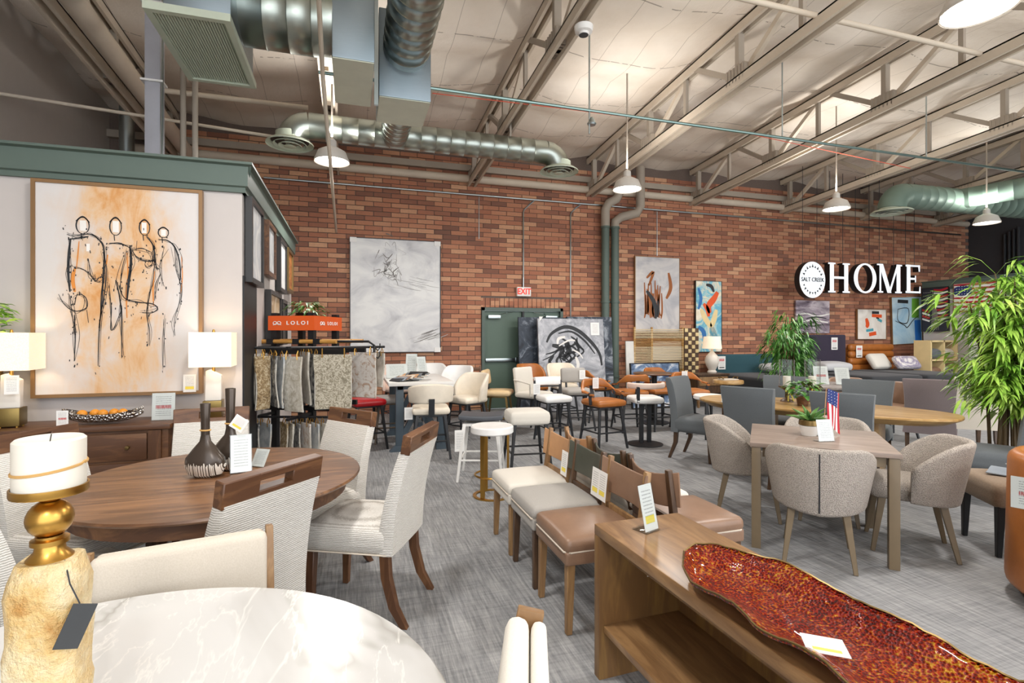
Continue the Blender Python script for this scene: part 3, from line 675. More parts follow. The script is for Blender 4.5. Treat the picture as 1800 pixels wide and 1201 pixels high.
def striped_chair(label):
    t = thing('dining_chair', label, 'chair', group='ribbed ivory chairs round the walnut table')
    st_ = MB().cushion((0,.02,.435),(.49,.5,.14),.045,.02).build('seat', MT['stripe'], t, ang=180)
    MB().tube([(-.24,-.21,.375),(-.24,.25,.375),(-.2,.268,.375),(.2,.268,.375),(.24,.25,.375),(.24,-.21,.375)],.005,5).build('seat_welt', MT['piping'], st_)
    rings = []; W = .235
    for u in range(9):
        v = u/8; z = .37+v*.53; y = -.2-.02*v-.085*v*v; w = W-.012*v; th = .042-.012*v
        rings.append([(-w,y-th,z),(-w-.008,y,z),(-w,y+th,z),(-w*.5,y+th+.012,z),(w*.5,y+th+.012,z),(w,y+th,z),(w+.008,y,z),(w,y-th,z),(w*.5,y-th-.006,z),(-w*.5,y-th-.006,z)])
    MB().loft(rings).build('backrest', MT['stripe'], t, ang=60)
    r = MB(); mx = Matrix.Rotation(.16,4,'X')     # top rail with a hand slot
    for c, d in (((-.155,0,0),(.155,.05,.1)),((.155,0,0),(.155,.05,.1)),((0,0,.035),(.17,.05,.03)),((0,0,-.034),(.17,.05,.032))):
        r.add(*_boxvf(c,d), Matrix.Translation((0,-.315,.94)) @ mx)
    r.build('top_rail', MT['walnut'], t, bevel=.004, seg=1)
    for sx in (-1,1):
        leg(t, (sx*.2,.22,.38), (sx*.2,.23,0), .05, .034, MT['walnutz'])
        curve_leg(t, [(sx*.205,-.19,.4),(sx*.205,-.2,.25),(sx*.207,-.24,.1),(sx*.21,-.3,0)], [.048,.046,.042,.034], MT['walnutz'])
    return t
def _boxvf(c, d):
    b = MB().box(c, d); return b.v, b.f
def linen_chair(label, m='linen'):
    t = thing('linen_chair', label, 'chair', group='linen chairs at the stone table')
    MB().cushion((0,.03,.43),(.48,.5,.13),.045,.02).build('seat', MT[m], t, ang=180)
    mx = Matrix.Rotation(.14,4,'X')
    MB().cushion((0,-.235,.655),(.465,.055,.41),.026,0,mx).build('backrest', MT[m], t, ang=180)
    MB().cushion((0,-.283,.645),(.45,.035,.41),.016,0,mx).build('back_panel', MT[m], t, ang=180)
    for sx in (-1,1):
        f = MB().bar((sx*.24,-.2,.42),(sx*.24,-.292,.862),.022,.062); f.build('side_frame', MT['oakchair'], t, bevel=.004)
        leg(t, (sx*.21,.22,.38), (sx*.21,.24,0), .042, .028, MT['oakchair']); leg(t, (sx*.22,-.2,.43), (sx*.22,-.27,0), .042, .028, MT['oakchair'])
    return t
def sling_chair(label, seat, sling, wd, name='sling_chair'):
    t = thing(name, label, 'chair', group='sling back chairs standing back to back')
    MB().cushion((0,.0,.445),(.46,.46,.085),.035,.022).build('seat', MT[seat], t, ang=180); sb_ = MB().cushion((0,0,.385),(.45,.45,.07),.012).build('seat_band', MT[seat], t, ang=60); MB().tube([(-.215,-.2,.418),(-.225,.2,.418),(-.2,.228,.418),(.2,.228,.418),(.225,.2,.418),(.215,-.2,.418)],.005,5).build('seat_piping', MT['piping'], sb_)
    P = [(.22*math.cos(a), -.2-.06*math.sin(a)) for a in [PI*i/10 for i in range(11)]]
    P = [(x,-.205-.055*(1-(x/.22)**2)) for x in [.235-.047*i for i in range(11)]]
    MB().shell(P, [.56+.02*(abs(p[0])/.22)**2 for p in P], [.735+.035*(abs(p[0])/.22)**2 for p in P], .012, lean=.12).build('sling', MT[sling], t, ang=60)
    for sx in (-1,1):
        p = MB().bar((sx*.2,-.195,.36),(sx*.2,-.25,.78),.05,.035,.035,.03); p.build('back_post', MT[wd], t, bevel=.006, seg=2)
        leg(t, (sx*.19,.19,.37), (sx*.195,.2,0), .045, .032, MT[wd]); leg(t, (sx*.19,-.19,.37), (sx*.195,-.23,0), .045, .032, MT[wd])
    MB().bar((-.2,-.215,.5),(.2,-.215,.5),.02,.03).build('back_rail', MT[wd], t)
    return t
def boucle_chair(label):
    t = thing('boucle_chair', label, 'chair', group='boucle chairs round the square table')
    MB().cushion((0,.06,.43),(.42,.44,.13),.055,.015).build('seat', MT['boucle'], t, ang=180)
    P, z0, z1 = [], [], []
    N = 22
    for i in range(N+1):
        a = math.radians(-12)-(PI+math.radians(-24))*0; u = i/N; ang = math.radians(8)-u*math.radians(196)
        x, y = .245*math.cos(ang), .02+.245*math.sin(ang); P.append((x,y)); e = abs(2*u-1)
        z1.append(.79-.19*max(0,(e-.42)/.58)**1.7); z0.append(.34+.03*e)
    sh = MB().shell(P, z0, z1, .055, lean=.19); sh = sh.build('back_shell', MT['boucle'], t, ang=80)
    MB().tube([(0,-.258,.37),(0,-.29,.55),(0,-.33,.76)],.005,6).build('back_seam', MT['charcoal'], sh)
    for sx in (-1,1):
        leg(t, (sx*.15,.2,.38), (sx*.2,.26,0), .045, .026, MT['taupez']); leg(t, (sx*.15,-.13,.38), (sx*.2,-.21,0), .045, .026, MT['taupez'])
    return t
def parsons_chair(label, m, wd='darkoak', group='upholstered dining chairs round the oak table', h=.98, name='upholstered_chair'):
    t = thing(name, label, 'chair', group=group)
    MB().cushion((0,.02,.42),(.5,.5,.17),.05,.015).build('seat', MT[m], t, ang=180)
    rings = []
    for u in range(10):
        v = u/9; z = .33+v*(h-.33); y = -.2-.03*v-.07*v*v; w = .25-.02*math.sin(v*PI)+.004*v; th = .045 if u < 9 else .03; cv = .02*v
        rings.append([(-w,y-th+cv,z),(-w-.006,y+cv,z),(-w,y+th+cv,z),(-w*.5,y+th,z),(0,y+th-cv*.4,z),(w*.5,y+th,z),(w,y+th+cv,z),(w+.006,y+cv,z),(w,y-th+cv,z),(w*.5,y-th-.004,z),(0,y-th-.012,z),(-w*.5,y-th-.004,z)])
    bk_ = MB().loft(rings).build('backrest', MT[m], t, ang=60)
    MB().tube([(-.245,-.255,h-.03),(-.25,-.285,h),(0,-.305,h+.003),(.25,-.285,h),(.245,-.255,h-.03)],.006,6).build('back_piping', MT[m], bk_)
    for sx in (-1,1):
        leg(t, (sx*.2,.21,.36), (sx*.2,.22,0), .05, .03, MT[wd]); curve_leg(t, [(sx*.21,-.19,.36),(sx*.21,-.2,.2),(sx*.21,-.28,0)], [.046,.042,.03], MT[wd])
    return t
def stool(label, kind, m, fm='charcoal', sz=.66, w=.44, legm=None, group='counter stools in front of the brick wall', tagm=None, h=None):
    """counter stool: seat, back of the given kind, four splayed legs, foot rail"""
    t = thing('bar_stool', label, 'stool', group=group); fm = MT[fm]; M = MT[m]
    if kind == 'round':
        MB().lathe([(0,sz-.07),(w/2-.02,sz-.07),(w/2,sz-.055),(w/2,sz-.015),(w/2-.015,sz),(0,sz)],32).build('seat', M, t)
    elif kind == 'saddle':
        MB().cushion((0,0,sz-.03),(.46,.36,.05),.015,0,None,lambda p:(p.x,p.y,p.z+.25*p.x*p.x)).build('seat', M, t, ang=60)
    elif kind == 'bench':
        MB().cushion((0,0,sz-.075),(.46,.4,.15),.05,.01).build('seat', M, t, ang=180)
    else:
        MB().cushion((0,.01,sz-.04),(w,w-.02,.085),.04,.012).build('seat', M, t, ang=180)
    R = w/2+.03
    def arc(a0, a1, n, R=R, yo=-.0): return [(R*math.cos(math.radians(a0+(a1-a0)*i/n)), yo+R*math.sin(math.radians(a0+(a1-a0)*i/n))) for i in range(n+1)]
    if kind == 'barrel':
        P = arc(0,-180,18); e = [abs(i/9-1) for i in range(19)]
        MB().shell(P, [sz-.06]*19, [(h or .96)-.2*max(0,(q-.45)/.55)**2 for q in e], .05, lean=.1).build('back_shell', M, t, ang=80)
    if kind == 'band':       # curved band held on one post behind the seat
        P = arc(-20,-160,16); MB().shell(P, sz+.06, [(h or .93)-.05*abs(i/8-1)**2 for i in range(17)], .05, lean=.08).build('back_band', M, t, ang=80)
        MB().bar((0,-R*.86,sz-.1),(0,-R-.035,sz+.12),.07,.025).build('back_post', fm, t)
    if kind == 'open':       # open wrap-around back with arms that dip to the front
        P = arc(28,-208,24,R+.015); e = [abs(i/12-1) for i in range(25)]
        hh = h or .92
        MB().shell(P, [sz+.1+.06*max(0,1-q*1.15) if q < .87 else sz+.06 for q in e], [hh-.17*max(0,min(1,(q-.3)/.35)) for q in e], .045, lean=.06).build('back_band', M, t, ang=80)
        for sx in (-1,1): MB().bar((sx*(R-.02),.06,sz-.06),(sx*(R+.012),.08,sz+.1),.035,.022).build('arm_post', fm, t)
        MB().bar((0,-R+.03,sz-.06),(0,-R-.02,sz+.16),.05,.02).build('back_post', fm, t)
    if kind == 'lowback':
        P = [(-.2+.04*i,-.2-.03*(1-((i-5)/5)**2)) for i in range(11)][::-1]
        MB().shell(P, sz+.13, sz+.25, .045, lean=.1).build('back_band', M, t, ang=80); MB().shell(P, sz+.1, sz+.125, .03, lean=.0).build('back_rail', fm, t, ang=80)
        for sx in (-1,1): MB().bar((sx*.2,-.19,sz-.1),(sx*.2,-.205,sz+.2),.035,.03).build('back_post', fm, t)
    if kind == 'pad':
        MB().cushion((0,-.2,sz+.2),(.42,.08,.24),.038,0,Matrix.Rotation(.12,4,'X')).build('backrest', M, t, ang=180)
        for sx in (-1,1): MB().bar((sx*.12,-.17,sz-.06),(sx*.12,-.2,sz+.12),.03,.02).build('back_post', fm, t)
    if kind == 'armed':
        MB().cushion((0,-.2,sz+.17),(.44,.07,.42),.03,0,Matrix.Rotation(.14,4,'X')).build('backrest', M, t, ang=180)
        for sx in (-1,1): MB().tube([(sx*.24,.12,sz-.05),(sx*.25,.12,sz+.14),(sx*.25,-.02,sz+.17),(sx*.24,-.2,sz+.19)],.014,8).build('arm', M, t)
    if kind == 'slat':
        for z in (.14,.24): MB().cushion((0,-.2,sz+z),(.38,.022,.06),.01).build('back_slat', M, t)
        for sx in (-1,1): MB().bar((sx*.18,-.18,sz-.05),(sx*.18,-.21,sz+.3),.03,.03).build('back_post', M, t)
    lm = legm or fm
    a, b = w*.36, w*.5
    if kind != 'ped':
        if kind != 'round': MB().box((0,0,sz-.095),(w*.8,w*.76,.025)).build('seat_frame', lm, t, bevel=.004)
        for sx in (-1,1):
            for sy in (-1,1): leg(t, (sx*a,sy*a*.95,sz-.085), (sx*b,sy*b,0), .036, .026, lm)
        z = .22; q = a+(b-a)*(1-z/(sz-.085)); f = MB()
        f.tube([(-q,-q,z),(q,-q,z),(q,q,z),(-q,q,z),(-q,-q,z)],.011,6); f.build('foot_rail', lm, t)
    else:
        MB().lathe([(0,0),(.24,0),(.24,.012),(.06,.03),(0,.03)],32).build('base_plate', fm, t)
        for sx in (-1,1): MB().bar((sx*.055,0,.02),(sx*.055,0,sz-.05),.05,.05).build('pedestal', fm, t)
        MB().tube([(-.055,.02,.26),(-.03,.2,.26),(.03,.2,.26),(.055,.02,.26)],.013,6).build('foot_rest', fm, t)
        P = arc(-5,-175,18); MB().shell(P, sz+.12, sz+.2, .05, lean=.05).build('back_band', MT['blush'], t, ang=80)
        MB().bar((-.16,-R*.72,sz-.06),(-.17,-R*.85,sz+.15),.04,.025).build('back_post', fm, t)
    if tagm: tagcard(t, tagm[:3], .1, .15, tagm[3])
    return t
def put(t, x, y, rz): t.location = (x,y,0); t.rotation_euler.z = rz; return t
# ------------------------------------------------------------------ walnut table with six ribbed chairs
tx, ty = -.66, 3.06
t = thing('round_dining_table', 'round walnut dining table with moulded edge at left', 'table', (tx,ty,0))
MB().lathe([(0,.715),(.62,.715),(.65,.735),(.7,.742),(.705,.75),(.7,.76),(0,.76)],64).build('tabletop', MT['walnut_top'], t)
MB().lathe([(.6,.66),(.63,.66),(.63,.72),(.6,.72)],48).build('apron', MT['walnut'], t)
MB().lathe([(0,.05),(.13,.05),(.1,.12),(.085,.4),(.12,.62),(.2,.68),(0,.68)],24).build('pedestal', MT['walnutz'], t)
for i in range(4):
    a = PI/4+i*PI/2; MB().bar((.08*math.cos(a),.08*math.sin(a),.1),(.4*math.cos(a),.4*math.sin(a),.03),.08,.08,.06,.05).build('foot', MT['walnut'], t, bevel=.008)
A = striped_chair('ribbed ivory chair standing angled in the aisle right of the walnut table')
put(A, .085, 3.02, face(-.895,.446))
B = dup(A, 'ribbed ivory chair with its back to the viewer at the walnut table', (-.53,2.41,0), face(-.753,.657))
dup(A, 'ribbed ivory chair behind the walnut table in front of the rug rack', (-.25,3.56,0), face(-.79,-.6))
dup(A, 'ribbed ivory chair between the walnut table and the right end of the sideboard', (-.9,3.8,0), face(.12,-1))
dup(A, 'ribbed ivory chair at the left edge of the picture, tucked to the walnut table', (-1.13,2.58,0), face(.75,.66))
dup(A, 'ribbed ivory chair half hidden behind the pillar candle', (-1.36,3.3,0), face(.9,-.44))
# ------------------------------------------------------------------ stone-topped table with candle holder, two linen chairs
k = NT('white_onyx_top').p(.22); v = k.co((1,1,1),(0,0,.5)); n1 = k.noise(v, .8, 5, .55, 1.2); vein = k.math('ABSOLUTE', k.math('SUBTRACT', n1, .5))
n2 = k.noise(k.co((2.2,.7,1),(0,0,-.4)), 1.4, 5, .6, 2.2); v2 = k.math('ABSOLUTE', k.math('SUBTRACT', n2, .52))
c1 = k.ramp(vein, [(0.,'#a5a39e'),(.02,'#bfbebc'),(.08,'#cccccb')]); c2 = k.ramp(v2, [(0.,.8),(.006,.4),(.02,0.)])
c1 = k.mix(c2, c1, '#dedcd8'); wbrown = k.ramp(k.noise(k.co((.9,2.4,1),(0,0,.35)), 1.1, 4, .55, 1.), [(.66,0.),(.74,.55)]); k.col(k.mix(wbrown, c1, '#b9a184')); MT['onyx'] = k.m
SXc, SYc, SR = -.52, 1.0, .72
t = thing('stone_table', 'round white veined stone dining table in the left foreground', 'table', (SXc,SYc,0))
MB().lathe([(0,.73),(SR-.03,.73),(SR,.745),(SR,.758),(SR-.004,.762),(0,.762)],72).build('tabletop', MT['onyx'], t)
MB().lathe([(0,0),(.28,0),(.28,.03),(.2,.06),(.16,.4),(.22,.73),(0,.73)],32).build('pedestal', MT['oakchair'], t)
L1 = linen_chair('natural linen chair with oak side frames behind the stone table'); put(L1, -.44, 1.575, face(.21,-.98))
L2 = dup(L1, 'ivory linen chair seen edge-on at the bottom centre of the picture', (.045,1.01,0), face(-.94,.33))
for c in L2.children:
    if c.name.startswith(('seat','backrest','back_panel')): c.data = c.data.copy(); c.data.materials[0] = MT['ivory']
k = NT('calcite').p(.45); v = k.co(); n = k.noise(v, 9, 6, .65); k.col(k.ramp(n, [(.3,'#b5803a'),(.42,'#d6b478'),(.58,'#e2cfa6'),(.75,'#ebe0c8')])).bump(k.noise(v, 30, 5, .7), .9, .02)
k.b.inputs['Subsurface Weight'].default_value = .2; k.b.inputs['Subsurface Radius'].default_value = (.03,.02,.01); MT['calcite'] = k.m
d = ray(88,900); zc_ = .9; cp = (d.x*zc_, d.y*zc_)
t = thing('candle_holder', 'pillar candle holder of rough cream calcite block and brass ball', 'candle holder', (cp[0],cp[1],.762), 0)
rs = []; rg = random.Random(5)
for i in range(15):
    z = i/14*.352; ring_ = []; w = .053+.0012*math.sin(i*1.7); ww = w if i < 13 else w*(.97 if i == 13 else .8)
    for q in range(20):
        a = 2*PI*q/20; c_, s_ = math.cos(a), math.sin(a); m_ = (abs(c_)**4+abs(s_)**4)**-.25; j = 1+rg.uniform(-.045,.045); ring_.append((ww*m_*c_*j, ww*.9*m_*s_*j, z+(0 if i in (0,14) else rg.uniform(-.006,.006))))
    rs.append(ring_)
MB().loft(rs).build('stone_block', MT['calcite'], t, ang=50)
zt = .352
MB().lathe([(0,zt-.01),(.033,zt-.01),(.033,zt+.002),(.022,zt+.014),(.021,zt+.024),(.027,zt+.026),(.027,zt+.034),(.02,zt+.036),(.02,zt+.04)],24).build('brass_foot', MT['brass'], t)
MB().lathe([(.014,zt+.036)]+[(.0335*math.cos(a),zt+.069+.033*math.sin(a)) for a in [math.radians(-75+i*15) for i in range(11)]]+[(.014,zt+.1),(.018,zt+.104),(.018,zt+.112)],28).build('brass_ball', MT['brass'], t)
MB().lathe([(0,zt+.112),(.053,zt+.112),(.054,zt+.115),(.054,zt+.126),(.051,zt+.126),(.05,zt+.117),(0,zt+.117)],40).build('brass_dish', MT['brass'], t)
MT['blacktag'] = plain('black_hang_tag', '#3a3c3e', .7); o = MB().box((0,0,0),(.034,.002,.075)).build('hang_tag', MT['blacktag'], t, loc=(.06,-.055,zt-.1)); o.rotation_euler = (.15,.35,.5); MB().tube([(.03,-.02,zt+.0),(.05,-.05,zt-.03),(.066,-.055,zt-.063)],.0012,5).build('tag_cord', MT['charcoal'], t)
cz = .762+zt+.117
t = thing('pillar_candle', 'thick ivory pillar candle tied with twine on the brass dish', 'candle', (cp[0],cp[1],cz))
MB().lathe([(0,0),(.049,0),(.05,.003),(.05,.088),(.046,.092),(.02,.087),(0,.085)],40).build('wax', MT['wax'], t)
tw = []
for i in range(65): a = 2*PI*i/32; tw.append((.051*math.cos(a),.051*math.sin(a),.04+.006*math.sin(a+1)+.002*(i//32)))
MT['twine'] = plain('twine', '#c39a5d', .8); MB().tube(tw,.0016,5).build('twine', MT['twine'], t); MB().tube([(0,0,.085),(.002,0,.098)],.001,5).build('wick', MT['charcoal'], t)
# ------------------------------------------------------------------ on the walnut table: two bottle vases, cards
MT['bronze_glaze'] = plain('dark_bronze_glaze', '#4a4038', .25, .5)
k = NT('dripping_glaze').p(.25); tc = k.co(rnd=False); sp = k.n('SeparateXYZ'); k.l(tc, sp.inputs[0]); cb = k.n('CombineXYZ'); k.l(k.math('MULTIPLY', sp.outputs[0], 60.), cb.inputs[0])
edge = k.math('ADD', .035, k.math('MULTIPLY', k.noise(cb.outputs[0], 1.3, 1), .07)); msk = k.math('LESS_THAN', sp.outputs[2], edge); stp = k.math('GREATER_THAN', k.noise(cb.outputs[0], 2.6, 0), .45)
k.col(k.mix(k.math('MULTIPLY', msk, stp), '#453b33', '#e9e4da')); k.b.inputs['Metallic'].default_value = .3; MT['drip'] = k.m
def bottle(label, px, py, H, s):
    p = F(px,py,.76); t = thing('bottle_vase', label, 'vase', p, -.25, 'bottle vases on the walnut table')
    prof = [(0,0),(.05*s,.0),(.085*s,.015*s),(.105*s,.06*s),(.098*s,.1*s),(.06*s,.15*s),(.03*s,.185*s),(.022*s,.22*s)]
    MB().lathe(prof,32,sy=.55).build('body', MT['drip'], t); MB().lathe([(.022*s,.22*s),(.022*s,.3*s),(.026*s,H-.004),(.024*s,H),(.018*s,H),(.018*s,H-.03)],20,sy=.8).build('neck', MT['bronze_glaze'], t)
    MB().lathe([(.026*s,.24*s),(.029*s,.244*s),(.026*s,.248*s)],16,sy=.8).build('twine', MT['twine'], t); return t
bottle('short dark bronze bottle vase with white dripping glaze', 361, 838, .385, 1.0); b2 = bottle('tall dark bronze bottle vase standing behind the shorter one', 405, 826, .45, 1.05)
tagcard(b2, (.06,-.03,.26), .075,.075,.1,'cardy','hang_tag').rotation_euler = (0,.6,.1)
def card_stand(label, px, py, z, w, h, rz, m='card', tilt=-.25, name='card_stand', back=True, p=None):
    p = F(px,py,z) if p is None else p; t = thing(name, label, 'sign', p, rz, 'price cards in clear stands')
    tn = math.sin(abs(tilt)); o = MB().box((0,0,h/2),(w,.002,h)).build('card', MT[m], t); o.rotation_euler = (tilt,0,0); o.location = (0,0,.006)
    q = MB().box((0,-.003,h/2),(w+.008,.002,h+.006)).build('clear_front', MT['acrylic'], t); q.rotation_euler = (tilt,0,0); q.location = (0,0,.006)
    MB().box((0,h*.16,.003),(w+.008,h*.42,.006)).build('foot', MT['acrylic'], t, bevel=.001); return t
card_stand('tilted price card in clear holder beside the bottle vases', 424, 832, .76, .1, .2, .2, 'card', -.35)
s_ = card_stand('small white folded card with blue print beside the bottle vases', 452, 822, .76, .09, .1, -.6, 'card', -.5)
# ------------------------------------------------------------------ sideboard and what stands on it
sx0, sx1, sy0, sy1, sh = -3.4, -1.256, 4.31, 4.75, .86
t = thing('sideboard', 'long walnut sideboard with drawers under the figure painting', 'cabinet', ((sx0+sx1)/2,(sy0+sy1)/2,0)); hx, hy = (sx1-sx0)/2, (sy1-sy0)/2
MB().box2((-hx,-hy,sh-.035),(hx,hy,sh)).build('top', MT['walnut'], t, bevel=.006); MB().box2((-hx+.02,-hy+.03,.1),(hx-.02,hy-.01,sh-.035)).build('carcass', MT['walnut'], t, smooth=False)
for sx in (-1,1):
    for sy in (-1,1): leg(t, (sx*(hx-.06),sy*(hy-.05),.12), (sx*(hx-.05),sy*(hy-.05),0), .05, .035, MT['walnutz'])
    MB().box2((sx*(hx-.1)-.04,-hy+.008,.1),(sx*(hx-.1)+.04,-hy+.03,sh-.04)).build('stile', MT['walnutz'], t, smooth=False)
cols = [(-hx+.15,-.36),(-.34,.34),(.36,hx-.15)]
for a, b in cols:
    for z0, z1 in ((sh-.25,sh-.06),(sh-.49,sh-.27),(.12,sh-.51)):
        d = MB().box2((a,-hy+.012,z0),(b,-hy+.032,z1)).build('drawer', MT['walnut'], t, bevel=.004); 
        for u in (.2,.8): MB().lathe([(0,0),(.012,0),(.009,.012),(.015,.022),(.013,.028),(0,.03)],12,mx=Matrix.Translation((a+(b-a)*u,-hy+.012,(z0+z1)/2)) @ Matrix.Rotation(PI/2,4,'X')).build('knob', MT['bronze'], d)
k = NT('linen_lampshade').p(.9); n = k.noise(k.co((1,1,1)), 160, 2); k.col(k.ramp(n,[(.3,'#e8dcc8'),(.7,'#f6efe2')])); k.b.inputs['Emission Color'].default_value = lin('#ffe2b8'); k.b.inputs['Emission Strength'].default_value = .45; MT['shade'] = k.m
MT['alab'] = plain('white_alabaster', '#e9e2d8', .35, var=.04); MT['brassbox'] = metal('aged_brass_box', '#8f7a4a', .35)
def table_lamp(label, p, w, hs, rz):
    t = thing('table_lamp', label, 'lamp', p, rz, 'table lamps on the sideboard')
    MB().box2((-.065,-.065,.01),(.065,.065,.135)).build('base_box', MT['brassbox'], t, bevel=.004)
    for a in (-1,1):
        for b in (-1,1): MB().lathe([(0,0),(.01,0),(.01,.012),(0,.012)],10,(a*.045,b*.045,0)).build('foot', MT['brass'], t)
    P = [(-.055,.135),(.055,.135),(.058,.33),(-.02,.375),(-.05,.365)]
    MB().prism(P,-.028,.028,Matrix.Rotation(PI/2,4,'X')).build('stone_body', MT['alab'], t, bevel=.006)
    MB().tube([(0,0,.355),(0,0,.43)],.012,10).build('neck', MT['brass'], t); MB().tube([(0,0,.43),(0,0,.68)],.004,6).build('harp', MT['brass'], t)
    b = MB(); z0, z1 = .4, .4+hs
    for c, d in (((0,-w/2,(z0+z1)/2),(w,.004,hs)),((0,w/2,(z0+z1)/2),(w,.004,hs)),((-w/2,0,(z0+z1)/2),(.004,w,hs)),((w/2,0,(z0+z1)/2),(.004,w,hs))): b.box(c,d)
    s = b.build('shade', MT['shade'], t, smooth=False); MB().lathe([(0,z1+.0),(.012,z1),(.008,z1+.02),(0,z1+.025)],10).build('finial', MT['brass'], s); MB().box((0,0,z1-.01),(w,.008,.004)).build('spider', MT['brass'], s)
    L = bpy.data.lights.new('bulb','POINT'); L.energy = 2.2; L.color = (1,.8,.55); L.shadow_soft_size = .04; lo = bpy.data.objects.new('bulb', L); C.objects.link(lo); lo.location = Vector(p)+Vector((0,0,.53)); return t
p1_ = F(30,748,.86); l1 = table_lamp('table lamp with square linen shade at the left picture edge', (p1_.x,4.5,.86), .28, .26, .12); p2_ = F(353,732,.86)
struct_s = thing('corner_stand', 'slim walnut stand holding the lamp beside the sideboard', 'stand', (-1.03,4.55,0)); MB().box2((-.16,-.17,.82),(.16,.19,.86)).build('top', MT['walnut'], struct_s, bevel=.004)
for a in (-1,1):
    for b in (-.13,.15): leg(struct_s, (a*.13,b,.82), (a*.13,b,0), .035, .03, MT['walnutz'])
l2 = table_lamp('table lamp with square linen shade beside the right edge of the figure painting', (-1.03,4.55,.86), .28, .265, .05)
tagcard(l1, (.03,-.08,.3), .08,.13,.0,'card','price_tag')
p = F(190,742,.86); t = thing('boat_bowl', 'long silver boat shaped bowl on the sideboard', 'bowl', (p.x,4.47,.86))
rings = []
k = NT('hammered_silver').p(.3, 1.); k.col('#b9b6b3').bump(k.voro(k.co(), 60), 1., .02); MT['hammered'] = k.m
for i in range(13):
    u = -1+i/6; w = .085*math.sqrt(max(.0004,1-u*u)); zb = .008+.055*abs(u)**3; ztop = .075+.045*abs(u)**2.5
    r_ = []
    for q in range(9): a = PI+PI*q/8; r_.append((u*.25, w*math.cos(a), ztop+(ztop-zb)*math.sin(a)))
    for q in range(9): a = 2*PI-PI*q/8; r_.append((u*.245, (w*.9)*math.cos(a), ztop+(ztop-zb-.008)*math.sin(a)))
    rings.append(r_)
MB().loft(rings).build('hull', MT['hammered'], t, ang=70)
k = plain('orange_peel', '#e0922a', .5, var=.12, bump=.3); MT['orange'] = k
for i, (x, y) in enumerate(((-.13,0),(-.06,.02),(.0,-.01),(.06,.015),(.12,0))):
    o = MB().lathe([(.001,-.03)]+[(.032*math.cos(a),.03*math.sin(a)) for a in [math.radians(-75+i*25) for i in range(7)]]+[(.001,.03)],14).build('orange', MT['orange'], loc=(p.x+x,4.47+y,.86+.075)); tag(o, ['leftmost orange fruit in the silver bowl','second orange fruit from the left in the silver bowl','middle orange fruit in the silver bowl','second orange fruit from the right in the silver bowl','rightmost orange fruit in the silver bowl'][i], 'fruit', 'oranges in the bowl')
q = MB().box((0,0,.055),(.07,.002,.11)).build('hang_tag', MT['cardr'], loc=(p.x-.22,4.41,.862)); tag(q, 'small grey price tag standing at the left end of the silver bowl', 'price tag')
card_stand('white price card standing on the sideboard right of the silver bowl', 290, 738, .86, .15, .2, 0, 'cardr', -.08, p=Vector((F(290,738,.86).x,4.5,.86)))
# ------------------------------------------------------------------ console with red glass platter
MT['console'] = wood('console_oak', '#8a6743', '#a98358', 'Y', .9, .38, '#735233', coat=.25); MT['consolez'] = wood('console_oak_upright', '#7a5936', '#94703f', 'Z', .9, .4)
CH = .667
t = thing('console_table', 'oak waterfall console table with lower shelf in the right foreground', 'table', (1.275,1.25,0), .035)
MB().box2((-.22,-.95,CH-.045),(.22,.84,CH)).build('top', MT['console'], t, bevel=.004)
MB().box2((-.22,.795,0),(.22,.84,CH-.045)).build('end_panel', MT['consolez'], t, bevel=.003); MB().box2((-.22,-.95,0),(.22,-.905,CH-.045)).build('end_panel', MT['consolez'], t, bevel=.003)
MB().box2((-.2,-.905,.205),(.2,.795,.235)).build('shelf', MT['console'], t, bevel=.003); MB().box2((.19,-.905,.235),(.21,.795,CH-.12)).build('back_panel', MT['consolez'], t)
MB().box2((-.16,-.9,CH-.1),(.2,.79,CH-.05)).build('under_rail', MT['consolez'], t); c_ = MB().box((.08,.79,CH-.2),(.12,.003,.1)).build('care_label', MT['cardr'], t)
card_stand('tall price card with yellow highlight in a clear stand on the console', 1146, 935, CH, .085, .19, .35, 'cardy', -.22)
# platter: outline traced on the console top, free-form shallow dish
top_ = [(1202,973),(1222,962),(1258,961),(1311,971),(1369,989),(1427,1018),(1489,1047),(1533,1071),(1591,1100),(1658,1133),(1711,1160),(1756,1182),(1796,1201)]
bot_ = [(1200,1002),(1213,1022),(1249,1044),(1293,1071),(1329,1102),(1369,1124),(1413,1147),(1449,1171),(1484,1201)]
ZP = CH+.055
up = [F(a,b,ZP) for a,b in top_]; dn = [F(a,b,ZP) for a,b in bot_]
up += [Vector((1.5,.72,ZP)),Vector((1.49,.64,ZP)),Vector((1.4,.58,ZP))]; dn += [Vector((1.06,.86,ZP)),Vector((1.09,.76,ZP)),Vector((1.16,.66,ZP)),Vector((1.27,.59,ZP))]
def resample(P, n):
    L = [0.]
    for a, b in zip(P, P[1:]): L.append(L[-1]+(b-a).length)
    out = []
    for i in range(n):
        s = L[-1]*i/(n-1); j = max(k_ for k_ in range(len(L)) if L[k_] <= s+1e-9); j = min(j, len(P)-2); out.append(P[j].lerp(P[j+1], (s-L[j])/max(1e-9,L[j+1]-L[j])))
    return out
up = resample(up, 48); dn = resample(dn, 48); cx = sum((p.x for p in up+dn))/96; cy = sum((p.y for p in up+dn))/96
k = NT('amber_red_glass').p(.08); v = k.co(rnd=False); f1 = k.voro(v, 120); f2 = k.noise(v, 42, 4, .7); f3 = k.noise(v, 3.2, 3, .5, .6)
g = k.math('ADD', k.math('MULTIPLY', f1, .55), k.math('ADD', k.math('MULTIPLY', f2, .5), k.math('MULTIPLY', f3, .55)))
